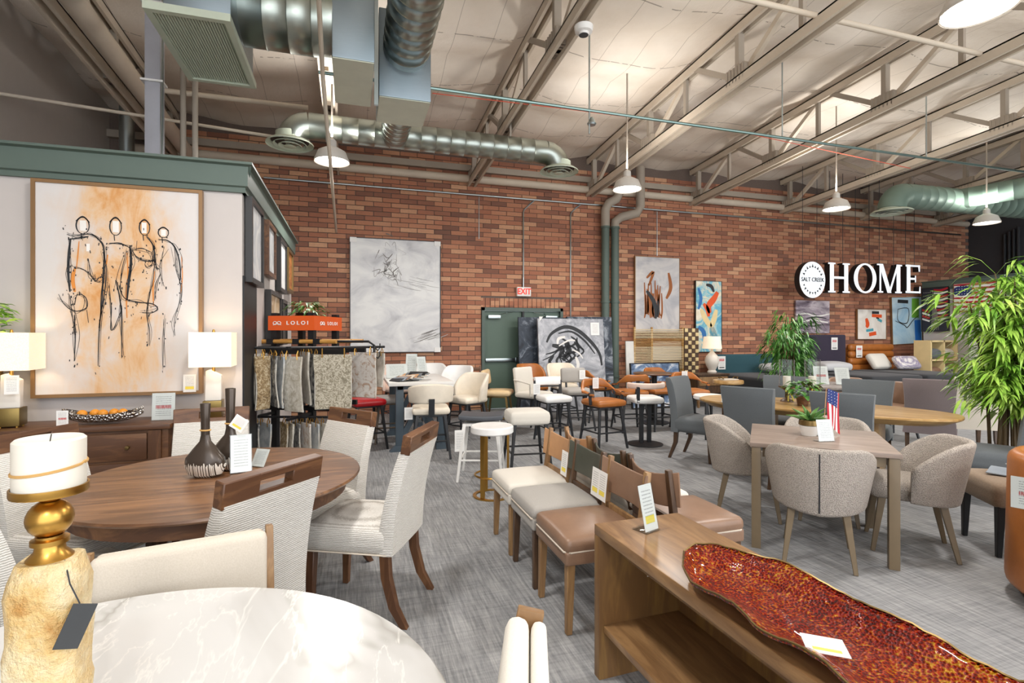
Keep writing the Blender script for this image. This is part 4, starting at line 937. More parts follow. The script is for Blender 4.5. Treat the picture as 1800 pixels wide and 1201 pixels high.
k.col(k.ramp(g, [(.48,'#1c0204'),(.66,'#700805'),(.8,'#b01607'),(.93,'#de540c'),(1.,'#f2ac28')])).bump(k.math('ADD', f1, f2), 1., .045); k.b.inputs['Coat Weight'].default_value = .6; k.b.inputs['Coat Roughness'].default_value = .04; MT['redglass'] = k.m
t = thing('glass_platter', 'long wavy edged red and amber art glass platter on the console', 'platter', (cx,cy,CH))
vs, fs = [], []; NV = 13; rp = random.Random(9)
for i in range(48):
    for j in range(NV):
        v_ = j/(NV-1); p = up[i].lerp(dn[i], v_); u_ = i/47
        e = min(v_,1-v_)*2; eu = min(1,min(u_,1-u_)*7); dep = (min(1,e*1.7)**1.2)*(min(1,eu*1.4)**1.0)
        z = .062-.05*dep+.006*math.sin(u_*23+v_*2)*(1-dep)+rp.uniform(-.0025,.0025); vs.append((p.x-cx,p.y-cy,z))
nv = len(vs); vs += [(x,y,max(.001,z-.009)) for x,y,z in vs]
for i in range(47):
    for j in range(NV-1): a = i*NV+j; fs.append((a,a+NV,a+NV+1,a+1)); fs.append((nv+a,nv+a+1,nv+a+NV+1,nv+a+NV))
bd = [j for j in range(NV)]+[i*NV+NV-1 for i in range(1,48)]+[47*NV+j for j in range(NV-2,-1,-1)]+[i*NV for i in range(46,0,-1)]
for a, b in zip(bd, bd[1:]+bd[:1]): fs.append((a,b,b+nv,a+nv))
MB().add(vs,fs).build('dish', MT['redglass'], t, ang=180)
MB().tube([vs[i] for i in bd]+[vs[bd[0]]],.0035,5).build('gilt_rim', MT['bronze'], t)
q = F(1450,1128,CH+.06); o = MB().box((0,0,0),(.1,.002,.06)).build('price_tag', MT['cardy'], loc=(q.x,q.y,CH+.05)); o.rotation_euler = (-PI/2+.2,.08,-.5); tag(o, 'white price tag with yellow highlight lying in the red platter', 'price tag')
# ------------------------------------------------------------------ sling chairs, two rows back to back
specs = [(2.595,'brownleather','brownleather','oakchair','taupe leather sling chair with a taupe leather seat facing the aisle'),(3.085,'oatmeal','greenleather','darkoak','dark green sling chair with a grey tweed seat facing the aisle'),(3.575,'offwhite','tanleather','oakchair','tan sling chair with an off white seat facing the aisle')]
for i,(y,se,sl,wd_,lab) in enumerate(specs):
    c = sling_chair(lab, se, sl, wd_); put(c, 1.24, y, face(-1,0)); tagcard(c, (-.2 if i else .12,-.285,.64), .1, .17, PI, 'cardy'); 
    tg = [k_ for k_ in c.children if k_.name.startswith('price_tag')][0]; tg.location = ((-.2,-.19,.6) if i else (.2,-.19,.6)); tg.rotation_euler = (.1,0,0)
for y, se, sl, wd_, lab in ((2.6,'brownleather','brownleather','darkoak','taupe leather sling chair facing the boucle chairs, nearest the console'),(3.09,'offwhite','greenleather','darkoak','dark sling chair turned away behind the dark green one'),(3.58,'offwhite','tanleather','oakchair','tan sling chair turned away behind the other tan one')):
    put(sling_chair(lab, se, sl, wd_), 1.87, y, face(1,0))
# ------------------------------------------------------------------ square taupe table with four boucle chairs
sqx, sqy, sqr = 3.31, 3.02, math.radians(-43)
t = thing('square_table', 'square taupe wood table with flat legs among the boucle chairs', 'table', (sqx,sqy,0), sqr)
MB().box2((-.44,-.44,.715),(.44,.44,.745)).build('tabletop', MT['taupe'], t, bevel=.004)
for s in (-1,1):
    MB().box2((-.36,s*.39-.012,.645),(.36,s*.39+.012,.715)).build('apron', MT['taupez'], t); MB().box2((s*.39-.012,-.36,.645),(s*.39+.012,.36,.715)).build('apron', MT['taupez'], t)
    for s2 in (-1,1): MB().box2((s*.4-.03,s2*.4-.03,0),(s*.4+.03,s2*.4+.03,.715)).build('leg', MT['taupez'], t, bevel=.004)
b0 = boucle_chair('taupe boucle chair with its seamed back to the viewer'); put(b0, 3.02, 2.74, face(.72,.69))
dup(b0, 'taupe boucle chair left of the square table, facing right', (3.19,3.62,0), face(.75,-.66))
dup(b0, 'taupe boucle chair on the far side of the square table', (3.80,3.36,0), face(-.72,-.69))
dup(b0, 'taupe boucle chair right of the square table, facing left', (3.80,2.66,0), face(-.69,.72))
zt_ = .745
p = F(1423,765,zt_); t = thing('succulent_pot', 'aloe like succulent in a white and copper pot on the square table', 'potted plant', p)
MB().lathe([(0,0),(.055,0),(.07,.07),(.066,.075),(0,.075)],24).build('pot', MT['white'], t); MB().lathe([(.066,.075),(.075,.08),(.07,.115),(.06,.12),(.0,.11)],24).build('copper_band', MT['bronze'], t)
k = NT('succulent_leaf').p(.4); v = k.co(); k.col(k.ramp(k.noise(v, 8, 2), [(.3,'#2d5a2c'),(.7,'#6d9a4c')])); MT['succ'] = k.m
for i in range(14):
    a = i*2.4; r_ = .5+.5*(i/14); L_ = .13+.05*random.random(); pts = [(math.cos(a)*L_*u*(1.05-.5*(i/14)),math.sin(a)*L_*u*(1.05-.5*(i/14)),.11+L_*(.35+.7*i/14)*u-.03*u*u) for u in (0,.3,.65,1)]
    MB().tube(pts,[.014,.015,.01,.001],6).build('leaf', MT['succ'], t)
def flag_stripes(b_red, b_white, u0, u1, v0, v1, fn, n=13):
    for i in range(n):
        a, b = v0+(v1-v0)*i/n, v0+(v1-v0)*(i+1)/n; tgt = b_red if i % 2 == 0 else b_white; vs = []
        for q in range(9):
            u = u0+(u1-u0)*q/8; vs += [fn(u,a), fn(u,b)]
        tgt.add(vs, [(2*q,2*q+1,2*q+3,2*q+2) for q in range(8)])
MT['flagred'] = plain('flag_red', '#b3212f', .7); MT['flagwhite'] = plain('flag_white', '#eeeae6', .7); MT['flagblue'] = plain('flag_blue', '#1f3270', .7)
p = F(1447,768,zt_); t = thing('small_flag', 'small american flag drooping from a stick beside the succulent', 'flag', p)
MB().tube([(0,0,0),(.03,0,.36)],.003,6).build('stick', MT['tanleather'], t); MB().lathe([(0,0),(.035,0),(.03,.012),(0,.014)],16).build('foot', MT['bronze'], t)
def ff(u, v): return (.03+.115*u+.0*v, -.012+.006*math.sin(u*7+v*3), .36-.25*v-.1*u*(.4+v*.6))
r_, w_ = MB(), MB(); vs_ = []
for i in range(7):
    a, b = i/7, (i+1)/7; tg_ = r_ if i % 2 == 0 else w_
    for q in range(8): v0, v1 = q/8, (q+1)/8; tg_.add([ff(a,v0),ff(b,v0),ff(b,v1),ff(a,v1)],[(0,1,2,3)])
r_.build('red_stripes', MT['flagred'], t); w_.build('white_stripes', MT['flagwhite'], t); cb_ = MB()
for q in range(4):
    for h_ in range(4): v0, v1, a, b = q/10, (q+1)/10, h_/5, (h_+1)/5; cb_.add([tuple(Vector(ff(x,y))+Vector((0,-.002,0))) for x,y in ((a,v0),(b,v0),(b,v1),(a,v1))],[(0,1,2,3)])
can = cb_.build('blue_canton', MT['flagblue'], t); st_ = MB()
for q in range(5):
    for h_ in range(4): c0 = Vector(ff(.1+h_*.2,.04+q*.08)); st_.box((c0.x,c0.y-.004,c0.z),(.004,.001,.004))
st_.build('stars', MT['flagwhite'], can)
card_stand('white price card leaning in front of the small flag on the square table', 1453, 777, zt_, .12, .15, -.15, 'card', -.2)
# ------------------------------------------------------------------ oak boat-shaped table with grey chairs
ox, oy, oa = 4.68, 4.29, math.radians(-60)
MT['oak'] = wood('light_oak_top', '#b58d55', '#cfa96f', 'X', .8, .35, '#a57c45', coat=.2)
t = thing('oval_table', 'long light oak boat shaped dining table among grey chairs', 'table', (ox,oy,0), oa)
ov = []
for i in range(72):
    a = 2*PI*i/72; c_, s_ = math.cos(a), math.sin(a); ov.append((1.2*math.copysign(abs(c_)**.9,c_), .52*math.copysign(abs(s_)**.75,s_)))
MB().loft([[(x*.9,y*.86,.685) for x,y in ov],[(x*.985,y*.98,.73) for x,y in ov],[(x,y,.742) for x,y in ov],[(x,y,.757) for x,y in ov],[(x*.995,y*.99,.762) for x,y in ov]]).build('tabletop', MT['oak'], t, ang=30)
for s in (-1,1):
    MB().box2((s*.5-.09,-.22,.05),(s*.5+.09,.22,.69)).build('pedestal', MT['oak'], t, bevel=.02); MB().box2((s*.5-.12,-.32,0),(s*.5+.12,.32,.05)).build('foot', MT['oak'], t, bevel=.01)
ax_ = Vector((.5,-.866)); nx_ = Vector((-.866,-.5))    # along the table, and toward the viewer's side
def chair_at(c, s, off, d): return (ox+ax_.x*s+nx_.x*off, oy+ax_.y*s+nx_.y*off, 0), face(d.x, d.y)
g0 = parsons_chair('slate grey chair with its back to the viewer, left of the potted plant', 'greyvelvet')
lo, rz = chair_at(g0,-.42,.52,-nx_); g0.location = lo; g0.rotation_euler.z = rz
for s, off, d, lab in ((.38,.47,-nx_,'slate grey chair with its back to the viewer, behind the small flag'),(-.55,-.72,nx_,'slate grey chair on the far side of the oak table, left one'),(.32,-.74,nx_,'slate grey chair on the far side of the oak table, right one'),(-1.25,0,ax_,'slate grey chair at the left end of the oak table, seat in view'),(1.38,-.05,-ax_,'slate grey chair at the right end of the oak table beside the bamboo')):
    lo, rz = chair_at(g0,s,off,d); dup(g0, lab, lo, rz)
def on_oak(s, off): return Vector((ox+ax_.x*s+nx_.x*off, oy+ax_.y*s+nx_.y*off, .762))
for px, lab in ((1383,'left'),(1428,'right')):
    p = F(px,706,.762); t = thing('hurricane_candle', 'clear glass hurricane with white candle on dark stand, %s of the pair' % lab, 'candle holder', p, 0, 'hurricane candles on the oak table')
    MB().lathe([(0,0),(.07,0),(.06,.02),(.02,.04),(.018,.12),(.06,.15),(.085,.16),(.085,.172),(0,.172)],24).build('stand', MT['darkoak'], t)
    MB().lathe([(.077,.172),(.08,.172),(.08,.47),(.077,.47),(.077,.172)],28,cap=False).build('glass_cylinder', MT['glass'], t)
    MB().lathe([(0,.172),(.04,.172),(.04,.28),(.036,.284),(0,.28)],20).build('candle', MT['wax'], t); MT['ribbon'] = plain('yellow_ribbon','#cfc35a',.6)
    for s in (-1,1): MB().tube([(0,-.03,.13),(s*.05,-.05,.16),(s*.06,-.05,.12),(0,-.03,.12),(s*.03,-.05,.05),(s*.035,-.055,.01)],.008,5).build('ribbon', MT['ribbon'], t)
k = NT('green_leaf').p(.45); oi = k.n('ObjectInfo'); v = k.co(); k.col(k.ramp(k.noise(v, 12, 3), [(.3,'#2c5a22'),(.55,'#4f8a35'),(.75,'#8cb750')])); k.b.inputs['Subsurface Weight'].default_value = 0.; MT['leaf'] = k.m
k = NT('bamboo_leaf').p(.4); k.col(k.ramp(k.noise(k.co(), 5, 3), [(.3,'#5a8f2e'),(.5,'#94c24a'),(.72,'#cfe57a')])); MT['bleaf'] = k.m
MT['stem'] = plain('brown_bamboo_stem', '#5d4a2c', .6, var=.15)
def leaf_geo(b, base, d, L, w, droop):
    base, d = Vector(base), Vector(d).normalized(); up = Vector((0,0,1)); s = d.cross(up)
    s = s.normalized() if s.length > .05 else Vector((1,0,0))
    pts = [base+d*L*u-up*droop*L*u*u for u in (0,.3,.65,1)]; n = up*.12*w
    b.add([pts[0], pts[1]+s*w/2+n, pts[2]+s*w*.38+n, pts[3], pts[2]-s*w*.38+n, pts[1]-s*w/2+n, pts[1], pts[2]], [(0,6,1),(6,7,2,1),(7,3,2),(0,5,6),(6,5,4,7),(7,4,3)])
def bush(t, n, R, z0, z1, L, w, m, seed, name='foliage', sq=1.):
    rg = random.Random(seed); b = MB()
    for i in range(n):
        a = rg.uniform(0,2*PI); e = rg.uniform(-.2,1); r = R*rg.uniform(.3,1)*math.sqrt(max(.05,1-e*e*.6)); z = z0+(z1-z0)*(e+.2)/1.2
        d = (math.cos(a),math.sin(a),rg.uniform(-.3,.7)); leaf_geo(b, (r*math.cos(a)*.8,r*math.sin(a)*.8,z), d, L*rg.uniform(.6,1.2), w*rg.uniform(.7,1.2), rg.uniform(.2,.7))
    o = b.build(name, m, t, ang=180); o['kind'] = 'stuff'; return o
p = F(1410,715,.762); t = thing('potted_plant', 'round leafy green plant in a brown pot between the hurricane candles', 'potted plant', p+Vector((.06,.05,0)))
MB().lathe([(0,0),(.05,0),(.065,.1),(.06,.1),(0,.09)],20).build('pot', MT['walnut'], t); bush(t, 90, .2, .1, .27, .09, .06, MT['leaf'], 3)
card_stand('white price card in a clear stand at the left end of the oak table', 1277, 708, .762, .1, .17, -.3, 'card', -.25)
# mauve chair and grey table behind
m0 = parsons_chair('mauve velvet chair with its back turned behind the oak table', 'mauve'); put(m0, 6.73, 4.54, face(.8,.6))
MT['greywood'] = wood('grey_wood', '#8d8480', '#a69d98', 'X', 1.)
p = F(1560,672,.76); t = thing('grey_round_table', 'grey wood round table behind the oak table with tilted price cards', 'table', (6.9,6.1,0))
MB().lathe([(0,.7),(.52,.7),(.58,.73),(.58,.75),(.57,.76),(0,.76)],48).build('tabletop', MT['greywood'], t); MB().lathe([(0,0),(.3,0),(.3,.03),(.08,.06),(.07,.7),(0,.7)],24).build('pedestal', MT['greywood'], t)
card_stand('left tilted price card on the grey round table', 1575, 684, .76, .2, .28, -.45, 'cardr', -.3, p=Vector((6.75,6.05,.76))); card_stand('right tilted price card on the grey round table', 1605, 684, .76, .2, .26, -.45, 'card', -.3, p=Vector((7.05,5.95,.76)))
w0 = stool('brown wood back dining chair behind the grey round table', 'barrel', 'brownleather', sz=.47, h=.8); put(w0, 7.75, 6.45, face(-.6,-.8)); w0.name = 'curved_back_chair'; w0['category'] = 'chair'; w0['group'] = 'chairs around the grey table'
w1 = dup(w0, 'brown wood back dining chair right of the mauve chair', (7.7,5.7,0), face(-1,.2))
m1 = parsons_chair('pale grey linen chair partly hidden by the bamboo leaves', 'linen', group='chairs around the grey table'); put(m1, 7.55, 4.62, face(.6,.8))
# ------------------------------------------------------------------ right edge: tweed chair, leather tub chair, bamboo
t = parsons_chair('tan tweed dining chair with black legs and brochures on the seat', 'tweed', 'black', 'side chairs at right'); put(t, 4.47, 2.42, face(-.84,.54)); del t['group']
MT['paper'] = plain('pale_paper', '#dfe0e0', .7); MT['bluepaper'] = plain('grey_blue_paper', '#8f98a3', .6)
for i,(dx,dy,rz,lab,m) in enumerate(((-.02,.03,.3,'open grey brochure lying on the tweed chair seat','bluepaper'),(.06,-.04,.7,'pale leaflet stacked on the open brochure','paper'))):
    b = MB(); rr_ = []
    for s in range(9): u = -1+s/4; rr_.append([(u*.13,-.09,.03*math.exp(-u*u*3)+.02*abs(u)*0),(u*.13,.09,.03*math.exp(-u*u*3))])
    vs = [p for r in rr_ for p in r]; n_ = len(vs); vs2 = vs+[(x,y,z+.006) for x,y,z in vs]
    fs = [(2*q,2*q+1,2*q+3,2*q+2) for q in range(8)]+[(n_+2*q,n_+2*q+2,n_+2*q+3,n_+2*q+1) for q in range(8)]+[(2*q,2*q+2,n_+2*q+2,n_+2*q) for q in range(8)]+[(2*q+1,n_+2*q+1,n_+2*q+3,2*q+3) for q in range(8)]+[(0,n_,n_+1,1),(16,17,n_+17,n_+16)]
    o = b.add(vs2,fs).build('brochure', MT[m], loc=(4.47+dx,2.44+dy,.523+.034*i), rz=rz); tag(o, lab, 'brochure', 'brochures on the tweed chair')
t = thing('tub_chair', 'cognac leather barrel tub chair cut by the right picture edge', 'chair', (3.9,1.70,0), face(-.3,-1)*0+face(.6,-.8))
P = [(.37*math.cos(math.radians(a)),.37*math.sin(math.radians(a))) for a in range(60,-245,-10)]; e_ = [abs(i/(len(P)-1)*2-1) for i in range(len(P))]
MB().shell(P, .06, [.84-.22*max(0,(q-.35)/.65)**1.5 for q in e_], .11, lean=-.02).build('barrel_shell', MT['cognac'], t, ang=80)
MB().lathe([(0,.1),(.31,.1),(.31,.4),(.29,.44),(0,.45)],32).build('seat', MT['cognac'], t); MB().lathe([(0,0),(.33,0),(.35,.06),(0,.06)],32).build('swivel_base', MT['black'], t)
pc = F(1790,895,.65); q = card_stand('white price sheet with red price hanging on the leather tub chair', 0,0,0,.2,.17,0,'cardr',0.,'price_sheet',p=Vector((3.47,1.80,.56))); q.rotation_euler.z = -1.2; 
for c in list(q.children):
    if c.name.startswith('foot'): bpy.data.objects.remove(c)
# bamboo at right
bx, by = 5.95, 3.3
t = thing('bamboo_plant', 'tall artificial bamboo with bright leaves in a dark planter at right', 'potted plant', (bx,by,0))
MB().lathe([(0,0),(.2,0),(.26,.36),(.27,.4),(.24,.4),(.23,.35),(0,.34)],28).build('planter', MT['black'], t); MB().lathe([(0,.345),(.232,.345),(.2,.365),(0,.37)],24).build('moss', plain('brown_moss','#6b4a26',.9,var=.3,sc=30,bump=.8), t)
rg = random.Random(21); fol = MB()
for i in range(15):
    a = rg.uniform(0,2*PI); r = rg.uniform(.03,.17); H = rg.uniform(1.5,2.35); lx, ly = rg.uniform(-.22,.22), rg.uniform(-.22,.22)
    pts = [(r*math.cos(a)+lx*u*u, r*math.sin(a)+ly*u*u, .33+(H-.33)*u) for u in (0,.35,.7,1)]; MB().tube(pts,[.016,.014,.011,.005],7).build('stem', MT['stem'], t)
    for j in range(26):
        u = rg.uniform(.3,1.02); bx_, by_, bz_ = (r*math.cos(a)+lx*u*u, r*math.sin(a)+ly*u*u, .33+(H-.33)*u); aa = rg.uniform(0,2*PI); R_ = rg.uniform(.08,.36)*(1.1-.2*u); tip = (bx_+R_*math.cos(aa), by_+R_*math.sin(aa), bz_+rg.uniform(-.02,.22))
        fol.tube([(bx_,by_,bz_),((bx_+tip[0])/2,(by_+tip[1])/2,(bz_+tip[2])/2+.04),tip],.0022,3)
        for q in range(8):
            d = (math.cos(aa+rg.uniform(-1.1,1.1)),math.sin(aa+rg.uniform(-1.1,1.1)),rg.uniform(-.5,.35)); uu = rg.uniform(.55,1); leaf_geo(fol, (bx_+(tip[0]-bx_)*uu,by_+(tip[1]-by_)*uu,bz_+(tip[2]-bz_)*uu), d, rg.uniform(.13,.25), rg.uniform(.022,.038), rg.uniform(.2,.7))
o = fol.build('foliage', MT['bleaf'], t, ang=180); o['kind'] = 'stuff'
t2 = thing('bamboo_plant', 'smaller leafy bamboo tree standing among the beds', 'potted plant', (6.15,6.75,0)); q = ray(1393,640); t2.location = (q.x*9.15,q.y*9.15,0)
MB().lathe([(0,0),(.16,0),(.2,.3),(.17,.3),(0,.27)],24).build('planter', MT['black'], t2); fol = MB()
for i in range(8):
    a = rg.uniform(0,2*PI); lx, ly = rg.uniform(-.3,.3), rg.uniform(-.3,.3); H = rg.uniform(1.3,1.95); MB().tube([(.03*math.cos(a),.03*math.sin(a),.25),(lx*.3,ly*.3,H*.6),(lx,ly,H)],[.014,.012,.005],6).build('stem', MT['stem'], t2)
    for j in range(42):
        u = rg.uniform(.35,1); bz_ = .25+(H-.25)*u; aa = rg.uniform(0,2*PI); R_ = rg.uniform(.05,.32)
        for q in range(6): d = (math.cos(aa+rg.uniform(-1,1)),math.sin(aa+rg.uniform(-1,1)),rg.uniform(-.6,.2)); leaf_geo(fol, (lx*u+R_*math.cos(aa),ly*u+R_*math.sin(aa),bz_+rg.uniform(-.05,.1)), d, rg.uniform(.1,.2), rg.uniform(.018,.03), rg.uniform(.3,.8))
o = fol.build('foliage', MT['leaf'], t2, ang=180); o['kind'] = 'stuff'
# leafy plant at the far left edge
t = thing('pothos_plant', 'broad leaved green plant behind the left table lamp', 'potted plant', (F(-14,748,.86).x,4.58,.86)); MB().lathe([(0,0),(.06,0),(.08,.5),(.07,.5),(0,.48)],20).build('vase', MT['bronze'], t); bush(t, 110, .15, .55, .86, .09, .05, MT['bleaf'], 8)
# ------------------------------------------------------------------ counter stools and pub tables
def at(px, zc, z=0.): d = ray(px,600); return Vector((d.x*zc, d.y*zc, z))
def spot(t, px, zc, dx, dy): p = at(px,zc); t.location = (p.x,p.y,0); t.rotation_euler.z = face(dx,dy); return t
S1 = stool('cream leather stool with its curved back to the viewer at the blue grey table', 'band', 'cream', sz=.62, w=.46, tagm=(-.27,-.1,.55,.1), h=.92); spot(S1, 757, 6.45, .1, 1)
S2 = stool('cream barrel stool facing left beside the blue grey table', 'barrel', 'cream', sz=.62, w=.46, h=.95); spot(S2, 821, 7.5, -.85, -.5)
for px, zc, dx, dy, m, lab in ((760,9.2,0,-1,'whitevinyl','white barrel stool behind the blue grey table, left one'),(800,8.5,-.6,-.8,'whitevinyl','white barrel stool behind the blue grey table, right one'),(700,8.7,.3,-1,'blush','beige barrel stool behind the stacked papers')):
    spot(stool(lab, 'barrel', m, sz=.64, w=.42, h=1.0), px, zc, dx, dy)
MT['hexwood'] = wood('dark_stool_wood', '#54432f', '#6d5a43', 'Z', 1.)
S6 = stool('backless stool with grey hexagonal seat and dark wood legs', 'plain', 'oatmeal', legm=MT['hexwood'], sz=.64, w=.4); spot(S6, 684, 7.35, 0, -1)
S6r = stool('stool with a bright red leather seat beside the rug rack', 'plain', 'redleather', 'black', sz=.66, w=.44); spot(S6r, 643, 6.9, .3, -1)
spot(stool('brown wood ladder back stool left of the green door', 'slat', 'walnut', sz=.64, legm=MT['walnutz']), 832, 9.35, 0, -1)
S8 = stool('beige leather pad back stool on bronze legs before the green door', 'pad', 'beigeleather', sz=.64, w=.44, legm=MT['bronze'], tagm=(.1,-.14,.86,.2)); spot(S8, 876, 8.2, .9, -.45)
S9 = stool('pale grey upholstered arm stool in front of the leaning canvases', 'armed', 'offwhite', sz=.62, w=.46); spot(S9, 938, 8.1, .55, -.85)
spot(stool('rust leather barrel stool hidden behind the pale grey arm stool', 'barrel', 'cognac', sz=.64, w=.42, h=1.0), 938, 9.05, .3, -1)
S11 = stool('white low back stool on a black frame', 'lowback', 'whitevinyl', sz=.65, w=.42, tagm=(.3,.1,.76,PI)); spot(S11, 973, 7.35, .05, -1)
spot(stool('cream barrel stool behind the grey boucle one', 'barrel', 'cream', sz=.64, w=.42, h=1.0), 990, 9.25, 0, -1)
spot(stool('grey boucle pad back stool with white seat before the big canvas', 'pad', 'oatmeal', sz=.65, w=.46, tagm=(-.14,-.14,.86,PI)), 1014, 8.3, -.1, -1)
S13 = stool('cognac leather open armed stool nearest the viewer with a hanging price tag', 'open', 'cognac', sz=.64, w=.46, tagm=(-.02,-.2,.84,0), h=.9); spot(S13, 1060, 7.0, .15, -1)
for px, zc, dx, dy, lab in ((1108,8.2,.1,1,'cognac leather stool with its back to the viewer at the round wooden table'),(1052,9.1,1,-.2,'cognac leather stool at the left of the round wooden table'),(1160,9.5,0,-1,'cognac leather stool facing the viewer across the round wooden table'),(1213,8.3,-.1,-1,'cognac leather stool with white tag right of the round wooden table')):
    c = dup(S13, lab); spot(c, px, zc, dx, dy)
    if px != 1213:
        for k_ in list(c.children):
            if k_.name.startswith('price_tag'): bpy.data.objects.remove(k_)
c = stool('backless cognac stool behind the blush pedestal stool', 'plain', 'cognac', sz=.66, w=.42); spot(c, 1158, 8.3, 0, -1)
S18 = stool('pedestal stool with white seat and blush band back on a round black base', 'ped', 'whitevinyl', sz=.66, w=.42); spot(S18, 1134, 7.15, .2, 1)
spot(stool('white round backless stool right of the cognac stools', 'round', 'whitevinyl', sz=.62, w=.44), 1246, 7.7, 0, -1)
S19 = stool('grey saddle seat stool with white wooden legs', 'saddle', 'greyseat', sz=.67, w=.46, legm=MT['white']); spot(S19, 847, 5.5, .35, 1)
tagcard(S19, (-.21,-.2,.42), .1, .22, .3)
t = thing('bar_stool', 'round white stool on a gilded ring base in the aisle', 'stool', at(865,4.85), 0, 'counter stools in front of the brick wall')
MB().lathe([(0,.59),(.19,.59),(.2,.6),(.2,.65),(.19,.66),(0,.66)],36).build('seat', MT['whitevinyl'], t)
for i in range(3): a = math.radians(100+120*i); MB().box((.15*math.cos(a),.15*math.sin(a),.295),(.04,.02,.59),a+PI/2).build('leg', MT['brass'], t)
MB().lathe([(.15,0),(.18,0),(.18,.012),(.15,.012),(.15,0)],36,cap=False).build('base_ring', MT['brass'], t); MB().tube([(.16*math.cos(math.radians(100+12*i)),.16*math.sin(math.radians(100+12*i)),.2) for i in range(21)],.01,6).build('foot_rest', MT['brass'], t)
S21 = stool('thick pale grey upholstered backless stool on a black frame', 'bench', 'offwhite', sz=.67, w=.46, fm='black'); spot(S21, 926, 5.8, .1, 1)
# blue grey trestle table
MT['bluegrey'] = plain('blue_grey_paint', '#4f5d68', .5, var=.05); MT['whitetop'] = plain('white_tabletop', '#e9e7e2', .3, var=.02)
p = at(740,6.75); t = thing('trestle_table', 'counter height table with white top and blue grey trestle legs', 'table', (p.x,p.y,0), .0)
MB().box2((-.42,-.1,.855),(.42,1.35,.9)).build('tabletop', MT['whitetop'], t, bevel=.006)
for y in (.05,1.2):
    for s in (-1,1):
        MB().bar((s*.27,y,.0),(s*.27,y,.85),.1,.08).build('leg', MT['bluegrey'], t, bevel=.006); MB().bar((0,y,.62),(s*.27,y,.12),.06,.07).build('brace', MT['bluegrey'], t); MB().prism([(s*.2,0),(s*.4,0),(s*.33,.07),(s*.2,.09)] if s > 0 else [(s*.4,0),(s*.2,0),(s*.2,.09),(s*.33,.07)], y-.05,y+.05, Matrix.Translation((0,2*y,0)) @ Matrix.Rotation(PI/2,4,'X')).build('foot', MT['bluegrey'], t)
    MB().box2((-.3,y-.04,.8),(.3,y+.04,.855)).build('top_rail', MT['bluegrey'], t)
MB().box2((-.03,.05,.3),(.03,1.2,.36)).build('stretcher', MT['bluegrey'], t)
tt = t.location
for i in range(7):
    o = MB(); P = [(-.16+.04*q, .0, .012*math.sin(q*.8)+.03*(1-((q-4)/4)**2)) for q in range(9)]
    o.loft([[(x,-.11,z),(x,.11,z),(x,.11,z+.008),(x,-.11,z+.008)] for x,y_,z in P]).build('swatch', [MT['charcoal'],MT['bluepaper'],MT['brownleather'],MT['linen'],MT['tanleather'],MT['greyvelvet'],MT['black']][i], loc=(tt.x-.2+.035*i,tt.y+.15+.015*i,.902+.012*i), rz=.5+.12*i) and None
    sw = bpy.data.objects[-1] if 0 else [k_ for k_ in C.objects if k_.name.startswith('swatch')][-1]; tag(sw, ['charcoal fabric swatch at the bottom of the pile on the white table','grey blue fabric swatch low in the pile on the white table','taupe leather swatch in the pile on the white table','linen swatch in the middle of the pile on the white table','tan leather swatch in the pile on the white table','slate swatch near the top of the pile','black swatch on top of the pile'][i], 'swatch', 'swatches on the white table')
for i,(dx,dy,w,h,rz,lab) in enumerate(((-.25,.62,.3,.2,.1,'wide white price sheet propped on the white table'),(-.05,.8,.16,.34,-.3,'tall white price sheet propped on the white table'),(.12,.7,.14,.3,.3,'clear acrylic sheet holder on the white table'))):
    card_stand(lab, 0,0,.9,w,h,rz,'card',-.3,p=Vector((tt.x+dx,tt.y+dy,.9)))
p = at(1150,8.9); t = thing('pub_table', 'round brown wood pub table among the cognac stools', 'table', (p.x,p.y,0)); MB().lathe([(0,.83),(.34,.83),(.36,.845),(.35,.86),(0,.86)],40).build('tabletop', MT['walnut'], t); MB().lathe([(0,0),(.25,0),(.25,.02),(.05,.05),(.045,.83),(0,.83)],24).build('pedestal', MT['black'], t)
p = at(1280,8.6); t = thing('side_table', 'small round light oak table with a wooden tray before the nightstand', 'table', (p.x,p.y,0)); MB().lathe([(0,.7),(.23,.7),(.24,.71),(.24,.75),(.235,.76),(0,.76)],36).build('tabletop', MT['oak'], t)
for s in (-1,1): MB().bar((s*.08,0,.03),(s*.08,0,.7),.05,.05).build('leg', MT['darkoak'], t)
MB().lathe([(0,0),(.2,0),(.2,.03),(0,.03)],24).build('base', MT['darkoak'], t)
p = Vector((p.x,p.y,.76)); t = thing('tray', 'small carved wooden tray on the light oak table', 'tray', p); MB().box((0,0,.01),(.28,.18,.02)).build('board', MT['linen'], t, bevel=.004)
for s in (-1,1): MB().tube([(s*.13,-.05,.02),(s*.16,-.04,.05),(s*.16,.04,.05),(s*.13,.05,.02)],.008,6).build('handle', MT['bronze'], t)
